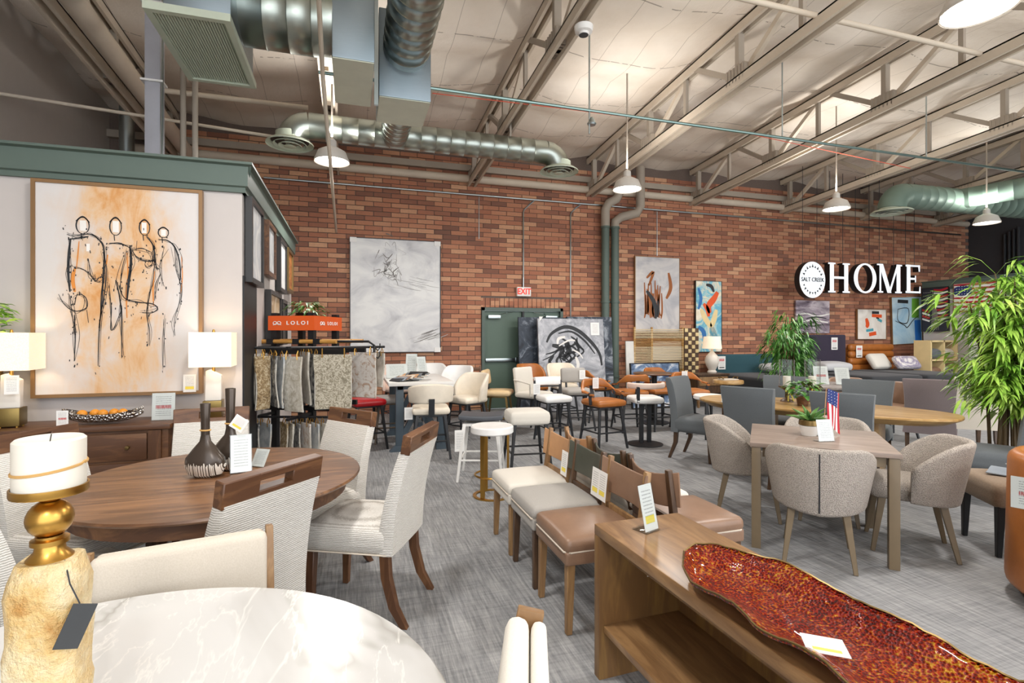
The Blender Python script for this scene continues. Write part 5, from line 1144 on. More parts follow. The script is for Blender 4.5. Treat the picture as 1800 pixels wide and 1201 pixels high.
# ------------------------------------------------------------------ paintings
def picture(name, label, px0, py0, px1, py1, Y, m, frame=None, fw=.02, th=.04, group='canvases on the brick wall', cat='painting', x=None, lean=0., ch='Y', z0=None):
    a, b = (WY(px0,py0,Y), WY(px1,py1,Y)) if ch == 'Y' else (WX(px0,py0,Y), WX(px1,py1,Y))
    if ch == 'Y': w = b.x-a.x; c = ((a.x+b.x)/2, Y); rz = 0
    else: w = abs(b.y-a.y); c = (Y, (a.y+b.y)/2); rz = PI/2 if Y < 0 else -PI/2
    zb = b.z if z0 is None else z0
    zt_ = a.z; t = thing(name, label, cat, (c[0],c[1],zb), rz, group); h = zt_-zb; t.rotation_euler.x = -lean
    MB().box((0,0,h/2),(w,th,h)).build('canvas', m, t, smooth=False)
    if frame:
        f = MB()
        for bx in (((-w/2-fw/2,-.006,h/2),(fw,th+.012,h+2*fw)),((w/2+fw/2,-.006,h/2),(fw,th+.012,h+2*fw)),((0,-.006,-fw/2),(w,th+.012,fw)),((0,-.006,h+fw/2),(w,th+.012,fw))): f.box(*bx)
        f.build('frame', frame, t, smooth=False)
    t['_w'] = w; t['_h'] = h; return t
def strokes(t, name, m, lst, off=None, lab=None):      # lst of (points in 0..1 from lower left, width) ; flat paint strokes on the canvas front
    w, h = t['_w'], t['_h']; b = MB()
    for pts, wd_ in lst:
        P = [((x-.5)*w, y*h) for x,y in pts]
        if len(P) > 2:
            Q = []
            for i in range(len(P)-1):
                p0, p1, p2, p3 = P[max(i-1,0)], P[i], P[i+1], P[min(i+2,len(P)-1)]
                for q in range(5):
                    u = q/5; Q.append(tuple(.5*((2*p1[c])+(-p0[c]+p2[c])*u+(2*p0[c]-5*p1[c]+4*p2[c]-p3[c])*u*u+(-p0[c]+3*p1[c]-3*p2[c]+p3[c])*u**3) for c in (0,1)))
            P = Q+[P[-1]]
        n = len(P); W = [wd_*w*.8*(.45+.55*math.sin(PI*(i+.6)/(n+.2))) for i in range(n)]; b.ribbon(P, W, (-.0225 if off is None else off))
    o = b.build(name, m, t, smooth=False); o['kind'] = 'stuff'; return o
MT['gold_frame'] = plain('brown_gilt_frame', '#8d6c48', .4, .3); MT['blackframe'] = plain('black_frame', '#1f1d1c', .4); MT['whitepaint'] = plain('white_art_paint', '#e9e6e1', .6); MT['orangepaint'] = plain('orange_art_paint', '#d8893a', .6)
k = NT('ochre_wash_canvas').p(.6); v = k.co(rnd=False); sp = k.n('SeparateXYZ'); k.l(v, sp.inputs[0]); n = k.noise(v, 2.4, 6, .62, .5); n2 = k.noise(k.co((3,1,1.0),rnd=False), 2.2, 5, .65, .8)
ex = k.math('SUBTRACT', 1., k.math('MULTIPLY', k.math('ABSOLUTE', sp.outputs[0]), 1.55)); f = k.math('MULTIPLY', k.math('ADD', k.math('MULTIPLY', n, .7), k.math('MULTIPLY', n2, .55)), k.math('MINIMUM', k.math('MAXIMUM', k.math('ADD', ex, .25), 0.), 1.))
k.col(k.ramp(f, [(.34,'#d6d1ce'),(.5,'#d6c7bb'),(.62,'#dbb892'),(.73,'#d39a5e'),(.85,'#c07a38')])); MT['ochre'] = k.m
fig = picture('figure_painting', 'large framed painting of four loosely sketched standing figures', 65, 321, 351, 686, PY-.05, MT['ochre'], MT['gold_frame'], .025, .04, None)
def P01(L): return [((x-155)/638., 1-(y-172)/815.) for x,y in L]
heads = [(330,330,26,32),(456,328,24,34),(570,326,22,30),(646,342,22,20)]
blk = []
for hx_, hy_, a, b in heads:
    for tw in (0,.35): blk.append((P01([(hx_+a*(1-tw*.3)*math.cos(q*PI/5+tw*4),hy_+b*math.sin(q*PI/5+tw*4)) for q in range(11)]), .006))
    blk.append((P01([(hx_-6,hy_+b),(hx_-4,hy_+b+22)]), .008)); blk.append((P01([(hx_-a,hy_-b*.5),(hx_,hy_-b*1.1),(hx_+a,hy_-b*.4)]), .012))
blk += [(P01(L), w_) for L, w_ in [
 ([(285,382),(278,440),(276,520),(282,590)],.02), ([(285,385),(330,376),(352,372)],.012), ([(270,368),(300,372),(360,362),(400,380)],.006), ([(360,362),(395,385),(412,430),(408,520),(404,600),(398,680),(392,730)],.013), ([(412,430),(420,520),(410,610),(396,700),(388,880)],.008),
 ([(352,460),(360,520),(378,545),(394,530)],.006), ([(300,490),(340,505),(380,540),(400,545)],.004), ([(240,600),(262,640),(300,665),(345,650),(340,610),(310,600),(300,640)],.008), ([(298,680),(302,760),(298,860)],.009), ([(345,660),(352,710)],.005),
 ([(428,398),(470,392),(510,408)],.009), ([(512,400),(516,470),(506,550),(500,620)],.022), ([(500,420),(480,500),(474,570)],.006), ([(470,560),(490,610),(540,625),(600,632),(622,650),(600,668),(560,668)],.009), ([(455,540),(470,600),(478,680),(480,850)],.01), ([(430,560),(438,640),(440,740),(470,680),(480,640)],.006), ([(520,420),(545,450),(590,460),(612,450)],.009), ([(578,362),(604,395),(612,450),(618,490)],.013), ([(520,420),(560,410),(600,425)],.006), ([(570,470),(578,485),(600,470),(608,420)],.006), ([(610,440),(606,520),(590,600),(578,670),(590,740),(588,800)],.007), ([(632,515),(620,560),(610,620)],.005),
 ([(626,372),(660,372),(690,395),(708,440),(716,500),(712,548)],.012), ([(690,395),(700,480),(716,560),(710,630),(690,700),(694,760)],.005), ([(650,400),(634,470),(640,560)],.003), ([(655,690),(648,780),(644,890)],.004), ([(280,600),(288,660),(300,760)],.006), ([(540,380),(536,420)],.004)]]
for i in range(70):
    rg2 = random.Random(i); cxp = rg2.choice((282,300,405,410,440,478,505,515,580,600,708,715)); y_ = rg2.uniform(390,720); s_ = rg2.uniform(3,8); x_ = cxp+rg2.gauss(0,8); blk.append((P01([(x_,y_),(x_+rg2.uniform(-2,2),y_+s_)]), rg2.uniform(.004,.011)))
rg2 = random.Random(11)
for L_, w_ in list(blk[16:]):
    if len(L_) < 3: continue
    for jj in range(2): blk.append(([(x+rg2.gauss(0,.011),y+rg2.gauss(0,.008)) for x,y in L_], .0035))
    for jj in range(6):
        x, y = rg2.choice(L_); x += rg2.gauss(0,.016); y += rg2.gauss(0,.02); blk.append(([(x,y),(x+rg2.uniform(-.004,.004),y-rg2.uniform(.004,.014))], rg2.uniform(.004,.012)))
strokes(fig, 'black_ink_strokes', MT['ink'], blk)
strokes(fig, 'orange_strokes', MT['orangepaint'], [(P01(L),w_) for L,w_ in [([(300,500),(292,540),(300,590)],.03),([(316,392),(312,440),(306,500)],.01),([(500,430),(504,520),(498,600),(500,690)],.012),([(610,500),(604,570),(606,640)],.012),([(425,440),(420,480)],.012),([(720,430),(724,520),(716,590)],.008)]], -.0222)
strokes(fig, 'white_strokes', MT['whitepaint'], [(P01(L),w_) for L,w_ in [([(330,310),(332,350)],.055),([(456,305),(456,350)],.055),([(568,305),(568,348)],.045),([(646,330),(646,355)],.045),([(350,400),(350,430)],.03)]], -.0215)
MB().prism([(0,0),(.16,0),(0,.12)],-.03,-.026,Matrix.Translation((-fig['_w']/2-.02,0,-.03)) @ Matrix.Rotation(PI/2,4,'X') @ Matrix.Diagonal((1,1,1,1))).build('corner_protector', MT['white'], fig)
q = MB().box((0,0,0),(.09,.004,.14)).build('price_card', MT['cardy'], loc=(WY(333,674,PY-.09).x,PY-.085,WY(333,674,PY-.09).z)); tag(q, 'small price card on the lower right corner of the figure painting', 'price card'); q.parent = None
k = NT('white_sketch_canvas').p(.6); v = k.co((1,1,1.4),rnd=False); k.col(k.ramp(k.noise(v, 1.6, 6, .6, .7), [(.28,'#b7b7bb'),(.45,'#dadadb'),(.6,'#ececea')])); MT['sketch'] = k.m
ab = picture('abstract_canvas', 'large white and grey abstract canvas on the bricks left of the door', 616, 418, 773, 618, BY-.06, MT['sketch'], MT['blackframe'], .014, .05)
MT['greypaint'] = plain('grey_art_paint', '#7c7874', .7); MT['palegrey'] = plain('pale_grey_art_paint', '#b5b2b0', .7)
rg = random.Random(4); sk = []
for i in range(46): x, y = rg.gauss(.42,.06), rg.gauss(.77,.08); sk.append(([(x,y),(x+rg.uniform(-.05,.05),y+rg.uniform(-.05,.05)),(x+rg.uniform(-.08,.08),y+rg.uniform(-.08,.08))], rg.uniform(.003,.012)))
for i in range(30): x, y = rg.gauss(.86,.06), rg.gauss(.14,.025); sk.append(([(x-.08,y-.01),(x,y+.01),(x+.06,y+.03)], rg.uniform(.003,.009)))
for i in range(14): x, y = rg.uniform(.45,.9), rg.gauss(.6,.03); sk.append(([(x-.1,y+.02),(x,y),(x+.1,y-.01)], .004))
strokes(ab, 'grey_strokes', MT['greypaint'], sk[::2], -.0275); strokes(ab, 'pale_strokes', MT['palegrey'], sk[1::2], -.0272)
for sx in (-1,1):
    for zz in (0,1): MB().box((sx*(ab['_w']/2-.05),-.03,zz*ab['_h']+(.035 if zz == 0 else -.035)),(.12,.02,.09)).build('corner_protector', MT['white'], ab)
b = picture('abstract_canvas', 'tall grey canvas with a brown and black plume right of the downpipes', 1116, 451, 1193, 584, BY-.06, art('plume_canvas', [(.3,'#9a9ca6'),(.5,'#c9c6c6'),(.7,'#ded9d3')], 1.5, 1.), MT['gold_frame'], .012)
MT['brownpaint'] = plain('brown_art_paint', '#9a5a2c', .7); MT['bluepaint'] = plain('blue_art_paint', '#2f6fae', .6); MT['tealpaint'] = plain('teal_art_paint', '#4aa0b0', .6); MT['orange2'] = plain('vermilion_art_paint', '#e2561f', .6); MT['creampaint'] = plain('cream_art_paint', '#e6cf9a', .6)
rg = random.Random(6)
strokes(b, 'brown_strokes', MT['brownpaint'], [([(x,.5+rg.uniform(0,.2)),(x+rg.uniform(-.04,.04),.3),(x+rg.uniform(-.03,.03),.16+rg.uniform(0,.1))], .05) for x in [.2+.03*i for i in range(14)]]+[([(.25,.72),(.4,.8),(.3,.62)],.08),([(.75,.8),(.8,.6),(.7,.45)],.1)]); strokes(b, 'black_strokes', MT['ink'], [([(.25,.55),(.4,.42),(.46,.3),(.45,.18)],.12),([(.5,.42),(.52,.3),(.5,.2)],.06)], -.0232)
b = picture('abstract_canvas', 'narrow blue orange and cream canvas above the table lamp', 1222, 494, 1267, 618, BY-.06, art('blue_cream_canvas', [(.3,'#3f8fb8'),(.45,'#7fc0d0'),(.55,'#e8dcc0'),(.7,'#f2efe6')], 1.8, 2.), MT['blackframe'], .01)
strokes(b, 'orange_strokes', MT['orange2'], [([(.85,.85),(.7,.75),(.5,.65),(.55,.55)],.28),([(.3,.68),(.45,.6),(.5,.5)],.2)]); strokes(b, 'cream_strokes', MT['creampaint'], [([(.2,.6),(.4,.45),(.6,.35)],.25),([(.8,.6),(.7,.45),(.6,.35)],.25)], -.0230); strokes(b, 'black_strokes', MT['ink'], [([(.55+.03*i,.35),(.6+.05*i,.2),(.7+.06*i,.05)],.015) for i in range(6)]+[([(.4,.95),(.6,.93),(.7,.85)],.15)], -.0236); strokes(b, 'blue_strokes', MT['bluepaint'], [([(.1,.35),(.3,.28),(.35,.1)],.2),([(.1,.9),(.2,.75),(.1,.6)],.15)], -.0227)
b = picture('abstract_canvas', 'square purple grey landscape canvas under the round sign', 1398, 528, 1457, 586, BY-.06, art('dusk_canvas', [(.3,'#4a3c46'),(.45,'#8d7f8c'),(.6,'#c8bcc2'),(.75,'#e4dcda')], 2.2, 1.2, (.6,1,2.4)), None)
strokes(b, 'pale_strokes', MT['whitepaint'], [([(.0,.55),(.3,.6),(.6,.52),(1.,.6)],.05),([(.2,.35),(.5,.4),(.95,.33)],.05)]); strokes(b, 'dark_strokes', MT['ink'], [([(.3,.45),(.6,.5),(.9,.46)],.04),([(.1,.25),(.5,.22),(.8,.27)],.03)], -.0230)
b = picture('abstract_canvas', 'small white canvas with orange and green patches below the letter M', 1506, 544, 1556, 596, BY-.06, art('patch_canvas', [(.4,'#e3dcd2'),(.6,'#f1ede6')], 2., 1.), MT['gold_frame'], .01)
strokes(b, 'orange_patches', MT['orange2'], [([(.5,.8),(.85,.78)],.12),([(.3,.7),(.35,.5),(.3,.4)],.16),([(.4,.15),(.65,.2)],.14)]); strokes(b, 'green_patches', MT['tealpaint'], [([(.3,.28),(.55,.32)],.1),([(.7,.68),(.85,.6)],.1)], -.0230); strokes(b, 'dark_patches', MT['ink'], [([(.5,.9),(.75,.9)],.1),([(.65,.72),(.75,.7)],.06)], -.0236)
b = picture('abstract_canvas', 'tilted blue and green abstract canvas below the letter E', 1568, 522, 1620, 604, BY-.05, art('sky_canvas', [(.35,'#9cc4dc'),(.6,'#c8dfe8')], 1.6, 1.), MT['gold_frame'], .01)
b.rotation_euler.y = -.04; MT['limepaint'] = plain('lime_art_paint', '#6fae3a', .6); MT['cobalt'] = plain('cobalt_art_paint', '#2f7ad0', .6)
strokes(b, 'green_patches', MT['limepaint'], [([(.8,.97),(.78,.55)],.35)]); strokes(b, 'blue_patches', MT['cobalt'], [([(.85,.5),(.86,.02)],.3)], -.0230); strokes(b, 'black_strokes', MT['ink'], [([(.2,.75),(.2,.5),(.5,.45),(.55,.75),(.2,.75)],.03),([(.1,.5),(.4,.4),(.5,.35),(.7,.5),(.9,.6)],.03),([(.2,.92),(.55,.9)],.12)], -.0236)
k = NT('night_canvas').p(.6).col('#2a2d38').m; MT['nightc'] = k
b = picture('flag_painting', 'painting of a robed statue before a striped flag on the far right partition', 1622, 508, 1668, 582, RXP-.04, MT['nightc'], MT['blackframe'], .012, .04, 'canvases on the far right partition', ch='X')
strokes(b, 'red_stripes', MT['flagred'], [([(.45,.96-.15*i),(.7,.93-.15*i),(1.,.98-.15*i)],.12) for i in range(5)]+[([(.0,.5-.14*i),(.3,.44-.14*i)],.12) for i in range(2)]); strokes(b, 'white_stripes', MT['flagwhite'], [([(.45,.88-.15*i),(.7,.86-.15*i),(1.,.9-.15*i)],.1) for i in range(5)]+[([(.0,.43-.14*i),(.3,.37-.14*i)],.1) for i in range(2)], -.0222)
strokes(b, 'grey_robe', MT['greypaint'], [([(.42+.03*i,.55),(.4+.05*i,.3),(.36+.07*i,.02)],.05) for i in range(5)]+[([(.44,.7),(.5,.55)],.12),([(.42,.78),(.4,.95)],.04)], -.0232); strokes(b, 'stars', MT['flagwhite'], [([(.06+.08*(i%4),.9-.08*(i//4)),(.09+.08*(i%4),.9-.08*(i//4))],.025) for i in range(16)], -.0228)
b = picture('flag_painting', 'wide american flag painting on the far right partition behind bamboo leaves', 1678, 500, 1760, 546, RXP-.04, MT['flagwhite'], MT['gold_frame'], .012, .04, 'canvases on the far right partition', ch='X')
strokes(b, 'red_stripes', MT['flagred'], [([(.0,.96-.155*i),(.5,.95-.155*i),(1.,.97-.155*i)],.07) for i in range(7)]); strokes(b, 'blue_canton', MT['flagblue'], [([(.0,.75),(.2,.75),(.4,.75)],.32)], -.0232); strokes(b, 'stars', MT['flagwhite'], [([(.05+.06*(i%5),.9-.09*(i//5)),(.075+.06*(i%5),.9-.09*(i//5))],.02) for i in range(20)], -.024)
# leaning canvases by the door
for px0, px1, pt, Y, lab, st in ((914,1000,557,9.75,'dark navy canvas in plastic wrap leaning at the left behind the grey one',[(.35,'#1e2530'),(.55,'#39424f'),(.75,'#9aa3ad')]),(1000,1079,556,9.66,'dark wrapped canvas leaning at the right behind the grey one',[(.35,'#20252e'),(.5,'#3d4653'),(.72,'#b4bac2')]),(950,1066,559,9.45,'big grey canvas with a dark swirling form leaning in front of the door',[(.3,'#7f8289'),(.5,'#a9abb2'),(.7,'#cfd0d4')])):
    b = picture('leaning_canvas', lab, px0, pt, px1, 700, Y, art('lean_art', st, 2.6, 2.5), None, .01, .05, 'canvases leaning by the door', z0=.02, lean=.07 if Y > 9.6 else .1)
    if px0 == 950:
        B_ = [([(.12,.6),(.2,.75),(.4,.86),(.6,.8),(.8,.6),(.92,.4),(.95,.2)],.09),([(.3,.75),(.5,.78),(.7,.62),(.85,.4)],.05),([(.2,.55),(.35,.5),(.3,.35)],.12),([(.4,.6),(.45,.45),(.35,.3)],.14),([(.1,.4),(.25,.45),(.35,.55)],.04),([(.05,.3),(.2,.38),(.3,.48)],.03),([(.55,.65),(.6,.5),(.5,.4)],.05)]
        rg3 = random.Random(2); B_ += [([(x_,y_),(x_+rg3.uniform(-.12,.12),y_-.1),(x_+rg3.uniform(-.2,.1),y_-.22)],rg3.uniform(.02,.06)) for x_,y_ in [(rg3.uniform(.2,.6),rg3.uniform(.35,.7)) for _ in range(16)]]
        strokes(b, 'black_swirls', MT['ink'], [([(x,.35+y*.65) for x,y in P_],w_*.75) for P_,w_ in B_], -.0275); strokes(b, 'white_swirls', MT['whitepaint'], [([(.28,.72),(.3,.78),(.4,.8)],.05),([(.3,.7),(.45,.76),(.55,.76)],.03),([(.5,.66),(.6,.62),(.66,.56)],.03),([(.55,.58),(.58,.5),(.56,.42)],.06),([(.6,.42),(.66,.36),(.6,.3)],.2)], -.028)
        MB().box((.52,-.03,1.62),(.19,.01,.26)).build('price_card', MT['card'], b); MB().prism([(-.68,1.86),(-.6,1.86),(-.68,1.76)],.02,.035,Matrix.Rotation(PI/2,4,'X')).build('corner_protector', MT['white'], b)
b = picture('leaning_canvas', 'low landscape canvas leaning behind the cognac stools', 1112, 640, 1196, 735, 9.3, art('coast_art', [(.35,'#2f4468'),(.5,'#7890b0'),(.6,'#e2e4e6'),(.75,'#c09a86')], 2.2, 2.), MT['blackframe'], .015, .04, 'canvases leaning by the door', lean=.1, z0=.03)
b = picture('leaning_canvas', 'small white canvas leaning beside the bamboo slat screen', 1102, 600, 1116, 645, 9.95, MT['whitepaint'], None, .01, .03, 'canvases leaning by the door', z0=.02, lean=.05)
MT['bamboo'] = wood('bamboo_slats', '#b98a48', '#dcb476', 'X', 1.2); MT['bamboow'] = plain('pale_slats', '#e0cca4', .6)
a, b_ = WY(1116,575,9.98), WY(1203,645,9.98); t = thing('slat_screen', 'bamboo slat screen leaning on the bricks under the plume canvas', 'screen', ((a.x+b_.x)/2,10.02,.02)); w = b_.x-a.x; H = a.z-.02
for s in (-1,-.3,1): MB().box((s*w/2*.98,0,H/2),(.04,.035,H)).build('upright', MT['bamboo'], t)
slm = MB().box((0,0,0),(w,.02,.018)).mesh('slat', MT['bamboo'], bevel=.003, seg=1); slw = MB().box((0,0,0),(w,.02,.018)).mesh('slat', MT['bamboow'], bevel=.003, seg=1)
for i in range(44): obj('slat', slw if i > 37 or 18 < i < 33 else slm, t, (0,-.015,.08+i*(H-.1)/44))
ps_ = MB().box((w*.15,.012,H*.68),(w*.62,.01,H*.25)).build('backing_card', MT['whitetop'], t)
a, b_ = WY(1204,577,9.96), WY(1229,645,9.96); w = b_.x-a.x; t = thing('checker_panel', 'brown and cream checkered wooden panel beside the slat screen', 'panel', ((a.x+b_.x)/2,9.98,.02)); H = a.z-.02
MB().box((0,.01,H/2),(w,.02,H)).build('board', MT['darkoak'], t, smooth=False); ck = MB().cushion((0,0,0),(w/4.6,.016,w/4.6),.02).mesh('square', MT['creampaint'])
for i in range(4):
    for j in range(13):
        if (i+j) % 2 == 0: obj('square', ck, t, (-w/2+(i+.5)*w/4,-.006,H-(j+.5)*w/4))
# pictures on the partition side
for i,(p0,p1,y0,y1,m,lab,fr) in enumerate(((437,456,360,488,art('pale_print',[(.4,'#c9ccd0'),(.6,'#ecebe8')],3.),'large black framed pale print nearest on the partition side','blackframe'),(467,479,402,485,art('grey_print',[(.4,'#a9adb0'),(.6,'#d6d8d8')],3.),'small dark framed grey print, second on the partition side','walnut'),(489,499,436,512,art('pale_print_b',[(.4,'#d2d4d6'),(.6,'#f0efec')],3.),'black framed pale print, third on the partition side','blackframe'),(503,511,448,512,art('copper_relief',[(.35,'#8a4a1f'),(.6,'#d08a42')],14.,1.,detail=3),'copper coloured textured panel at the far end of the partition side','bronze'),(471,489,516,596,art('tan_print',[(.4,'#b59a76'),(.6,'#dfd3bf')],3.),'tan matted print hanging low on the partition side','blackframe'),(493,500,532,600,art('dark_print',[(.4,'#2e2b29'),(.6,'#4d4742')],3.),'narrow dark print hanging low on the partition side','blackframe'))):
    a, b_ = WX(p0,y0,PX+.03), WX(p1,y1,PX+.03); zt_ = (WX(p0,y0,PX+.03).z); zb = WX(p0,y1,PX+.03).z if i < 1 else WX(p1,y1,PX+.03).z; zt_ = 2.64 if i < 4 else zt_
    w = b_.y-a.y; h = max(.3,zt_-zb); t = thing('framed_print', lab, 'picture', (PX+.03,(a.y+b_.y)/2,zt_-h), PI/2, 'pictures on the partition side'); MB().box((0,.0,h/2),(w,.03,h)).build('print', m, t, smooth=False); f = MB()
    for bx in (((-w/2-.02,-.008,h/2),(.045,.055,h+.08)),((w/2+.02,-.008,h/2),(.045,.055,h+.08)),((0,-.008,-.02),(w,.055,.045)),((0,-.008,h+.02),(w,.055,.045))): f.box(*bx)
    f.build('frame', MT[fr], t, smooth=False)
# ------------------------------------------------------------------ rug rack
RC, RZ = Vector((-.46,5.93,0)), math.radians(-25)
t = thing('rug_rack', 'black rug sample rack with orange sign box and wooden rods', 'display rack', RC, RZ); MT['orangebox'] = plain('orange_sign', '#dd5a1c', .5, var=.02)
MB().box2((-.25,-.3,1.553),(.25,.3,1.7)).build('sign_box', MT['orangebox'], t, smooth=False)
for sx in (-1,1):
    for sy in (-1,1): MB().box2((sx*.2-.03,sy*.25-.03,0),(sx*.2+.03,sy*.25+.03,1.73)).build('post', MT['black'], t)
    MB().box2((-.5,sx*.25-.02,1.31),(.55,sx*.25+.02,1.36)).build('tier_bar', MT['black'], t); MB().box2((-.5,sx*.25-.02,.74),(.45,sx*.25+.02,.79)).build('tier_bar', MT['black'], t)
MB().box2((-.35,-.4,0),(.35,.4,.05)).build('base', MT['black'], t)
e = obj('lettering', text_mesh('lettering','L O L O I',.052,.002,MT['white'],sx=1.15,bold=.001), t, (.07,-.303,1.626)); e['label'] = 'white LOLOI lettering'; e2 = obj('lettering', text_mesh('lettering','L O L O I',.05,.002,MT['white'],sx=1.1,bold=.001), t, (.253,.08,1.626)); e2.rotation_euler.z = PI/2
def logo(y, x, rz):
    b = MB()
    for cxx in (-.022,.022): b.tube([(cxx+.02*math.cos(2*PI*q/12),-.002,.016*math.sin(2*PI*q/12)) for q in range(13)],.004,5)
    b.tube([(-.04,-.002,-.02),(0,-.002,.0),(.045,-.002,-.018)],.004,5); o = b.build('logo', MT['white'], t, loc=(x,y,1.626)); o.rotation_euler.z = rz
logo(-.302,-.15,0); logo(-.14,.252,PI/2)
MT['rod'] = wood('rod_wood', '#b8843f', '#d9a85c', 'X', 2.)
for y in (-.33,.0,.3): MB().tube([(-.48,y,1.44),(.5,y,1.44)],.022,10).build('rod', MT['rod'], t)
for x in (-.2,.08,.3): MB().box((x,-.33,1.44),(.07,.05,.055)).build('rod_clamp', MT['black'], t)
MB().tube([(.45,-.2,1.44),(.78,-.2,1.44),(.84,-.2,1.4),(.84,-.2,1.2)],.012,8).build('side_hook', MT['black'], t)
for z in (1.38,1.3): MB().tube([(.84,-.2,z),(.88,-.2,z-.03),(.9,-.2,z),(.9,-.2,z+.04)],.006,6).build('hook', MT['black'], t)
def _rl(px, zc, z): p = at(px,zc,z)-RC; return (p.x*math.cos(-RZ)-p.y*math.sin(-RZ), p.x*math.sin(-RZ)+p.y*math.cos(-RZ), z)
for z, L_ in ((1.385,((446,4.8),(556,4.9),(676,5.28))),(.715,((448,5.0),(576,4.98)))):
    MB().tube([_rl(x_,c_,z) for x_,c_ in L_],.012,8).build('hanging_bar', MT['black'], t)
    for sx in (-.2,.2): MB().bar((sx,-.25,z),(sx,-.25-.62 if sx < 0 else -.25-.45,z),.025,.025).build('bar_arm', MT['black'], t)
pl = thing('trailing_plant', 'green trailing plant on top of the orange rack sign', 'potted plant', (RC.x,RC.y+.05,1.7)); MB().lathe([(0,0),(.1,0),(.12,.04),(0,.04)],16).build('pot', MT['black'], pl); bush(pl, 120, .24, .02, .16, .1, .03, MT['leaf'], 12)
def rugmat(name, st, sc, dist=1.5):
    k = NT(name).p(.95); v = k.co((1,1,1)); n = k.noise(v, sc, 4, .6, dist); w_ = k.noise(v, 140, 2); k.col(k.mix(k.math('MULTIPLY', w_, .35), k.ramp(n, st), '#6f6a60')).bump(w_, .6, .004); return k.m
MT['rug1'] = rugmat('beige_rug', [(.35,'#b9b3a6'),(.6,'#d8d3c8')], 9); MT['rug2'] = rugmat('brown_knot_rug', [(.35,'#6e5638'),(.5,'#a58b62'),(.65,'#d8c9ab')], 26); MT['rug3'] = rugmat('blue_grey_rug', [(.35,'#a4abb0'),(.6,'#cdd0d0')], 6); MT['rug4'] = rugmat('ivory_rug', [(.35,'#b5ab98'),(.55,'#dcd6c9'),(.7,'#ece8df')], 14)
MT['rug5'] = rugmat('moss_medallion_rug', [(.36,'#7b7361'),(.47,'#9a927e'),(.53,'#d2cab9'),(.6,'#8a826e')], 20, 2.); MT['rug6'] = rugmat('rose_ivory_rug', [(.4,'#b99c86'),(.5,'#d8d0c8'),(.7,'#e4dfd8')], 10, 2.); MT['rug7'] = rugmat('dark_border_rug', [(.4,'#4f5055'),(.52,'#8e8e8c'),(.65,'#cbc8c0')], 12)
def rug(px0, z0_, px1, z1_, zt_, zb, m, lab, fringe=False):
    a, b = at(px0,z0_), at(px1,z1_); c = (a+b)/2; d = b-a; w = d.length; t = thing('rug_sample', lab, 'rug', (c.x,c.y,zb), math.atan2(d.y,d.x), 'rug samples on the rack'); h = zt_-zb
    rings = []
    for i in range(9):
        v = i/8; z = h*v; yy = .02*math.sin(v*4+px0)*(1-v); rings.append([(-w/2+.01*math.sin(v*5),yy-.008,z),(0,yy-.008-.012*(1-v),z),(w/2-.008*math.sin(v*4),yy-.008,z),(w/2-.008*math.sin(v*4),yy+.008,z),(0,yy+.008-.012*(1-v),z),(-w/2+.01*math.sin(v*5),yy+.008,z)])
    MB().loft(rings).build('pile', MT[m], t, ang=60); e = MB()
    ed_ = [(w/2*.985,.02*math.sin(v/8*4+px0)*(1-v/8),h*v/8) for v in range(9)]; e.tube([(-x,y,z) for x,y,z in ed_[::-1]]+ed_,.006,5)
    e.build('bound_edge', MT['rug1'], t)
    for s in ((-.3,.3) if w > .2 else (0,)): MB().tube([(s*w,0,h-.03),(s*w,.012,h+.02),(s*w,.0,h+.055),(s*w,-.012,h+.02),(s*w,-.01,h-.03)],.005,5).build('clip', MT['brass'], t)
    return t
rug(443,4.75,468,5.0,1.33,.87,'rug1','pale beige rug sample at the left end of the upper tier'); rug(449,4.7,474,4.85,1.31,.82,'rug2','brown knotted rug sample second from left on the upper tier'); rug(473,5.0,486,4.8,1.31,.83,'rug7','grey bordered rug sample seen edge on in the upper tier'); rug(481,5.1,499,4.85,1.3,.82,'rug3','plain blue grey rug sample in the upper tier'); rug(498,4.95,530,4.85,1.3,.78,'rug4','ivory carved rug sample in the upper tier'); rug(529,5.2,543,4.9,1.34,.84,'rug1','white fringed rug sample left of the medallion rug'); rug(543,5.15,559,5.0,1.32,.8,'rug7','grey patterned rug sample just behind the medallion rug')
rug(553,4.85,618,4.95,1.32,.81,'rug5','moss green medallion rug sample facing the viewer'); rug(616,5.3,660,5.15,1.33,.88,'rug6','rose and ivory rug sample right of the medallion rug'); rug(658,5.4,675,5.25,1.32,.98,'rug1','plain cream rug sample at the right end of the upper tier')
for i,(p0,p1,m,lab) in enumerate(((447,455,'rug7','dark patterned rug sample at the left of the lower tier'),(456,476,'rug3','blue bordered rug sample in the lower tier'),(494,505,'rug2','brown rug sample in the lower tier'),(505,516,'rug4','ivory rug sample in the lower tier'),(516,527,'rug7','slate rug sample in the lower tier'),(527,545,'rug6','rose rug sample in the lower tier'),(545,560,'rug3','pale blue rug sample in the lower tier'),(560,574,'rug1','beige rug sample at the right of the lower tier'))): rug(p0,5.05,p1,4.9,.66,.2,m,lab)
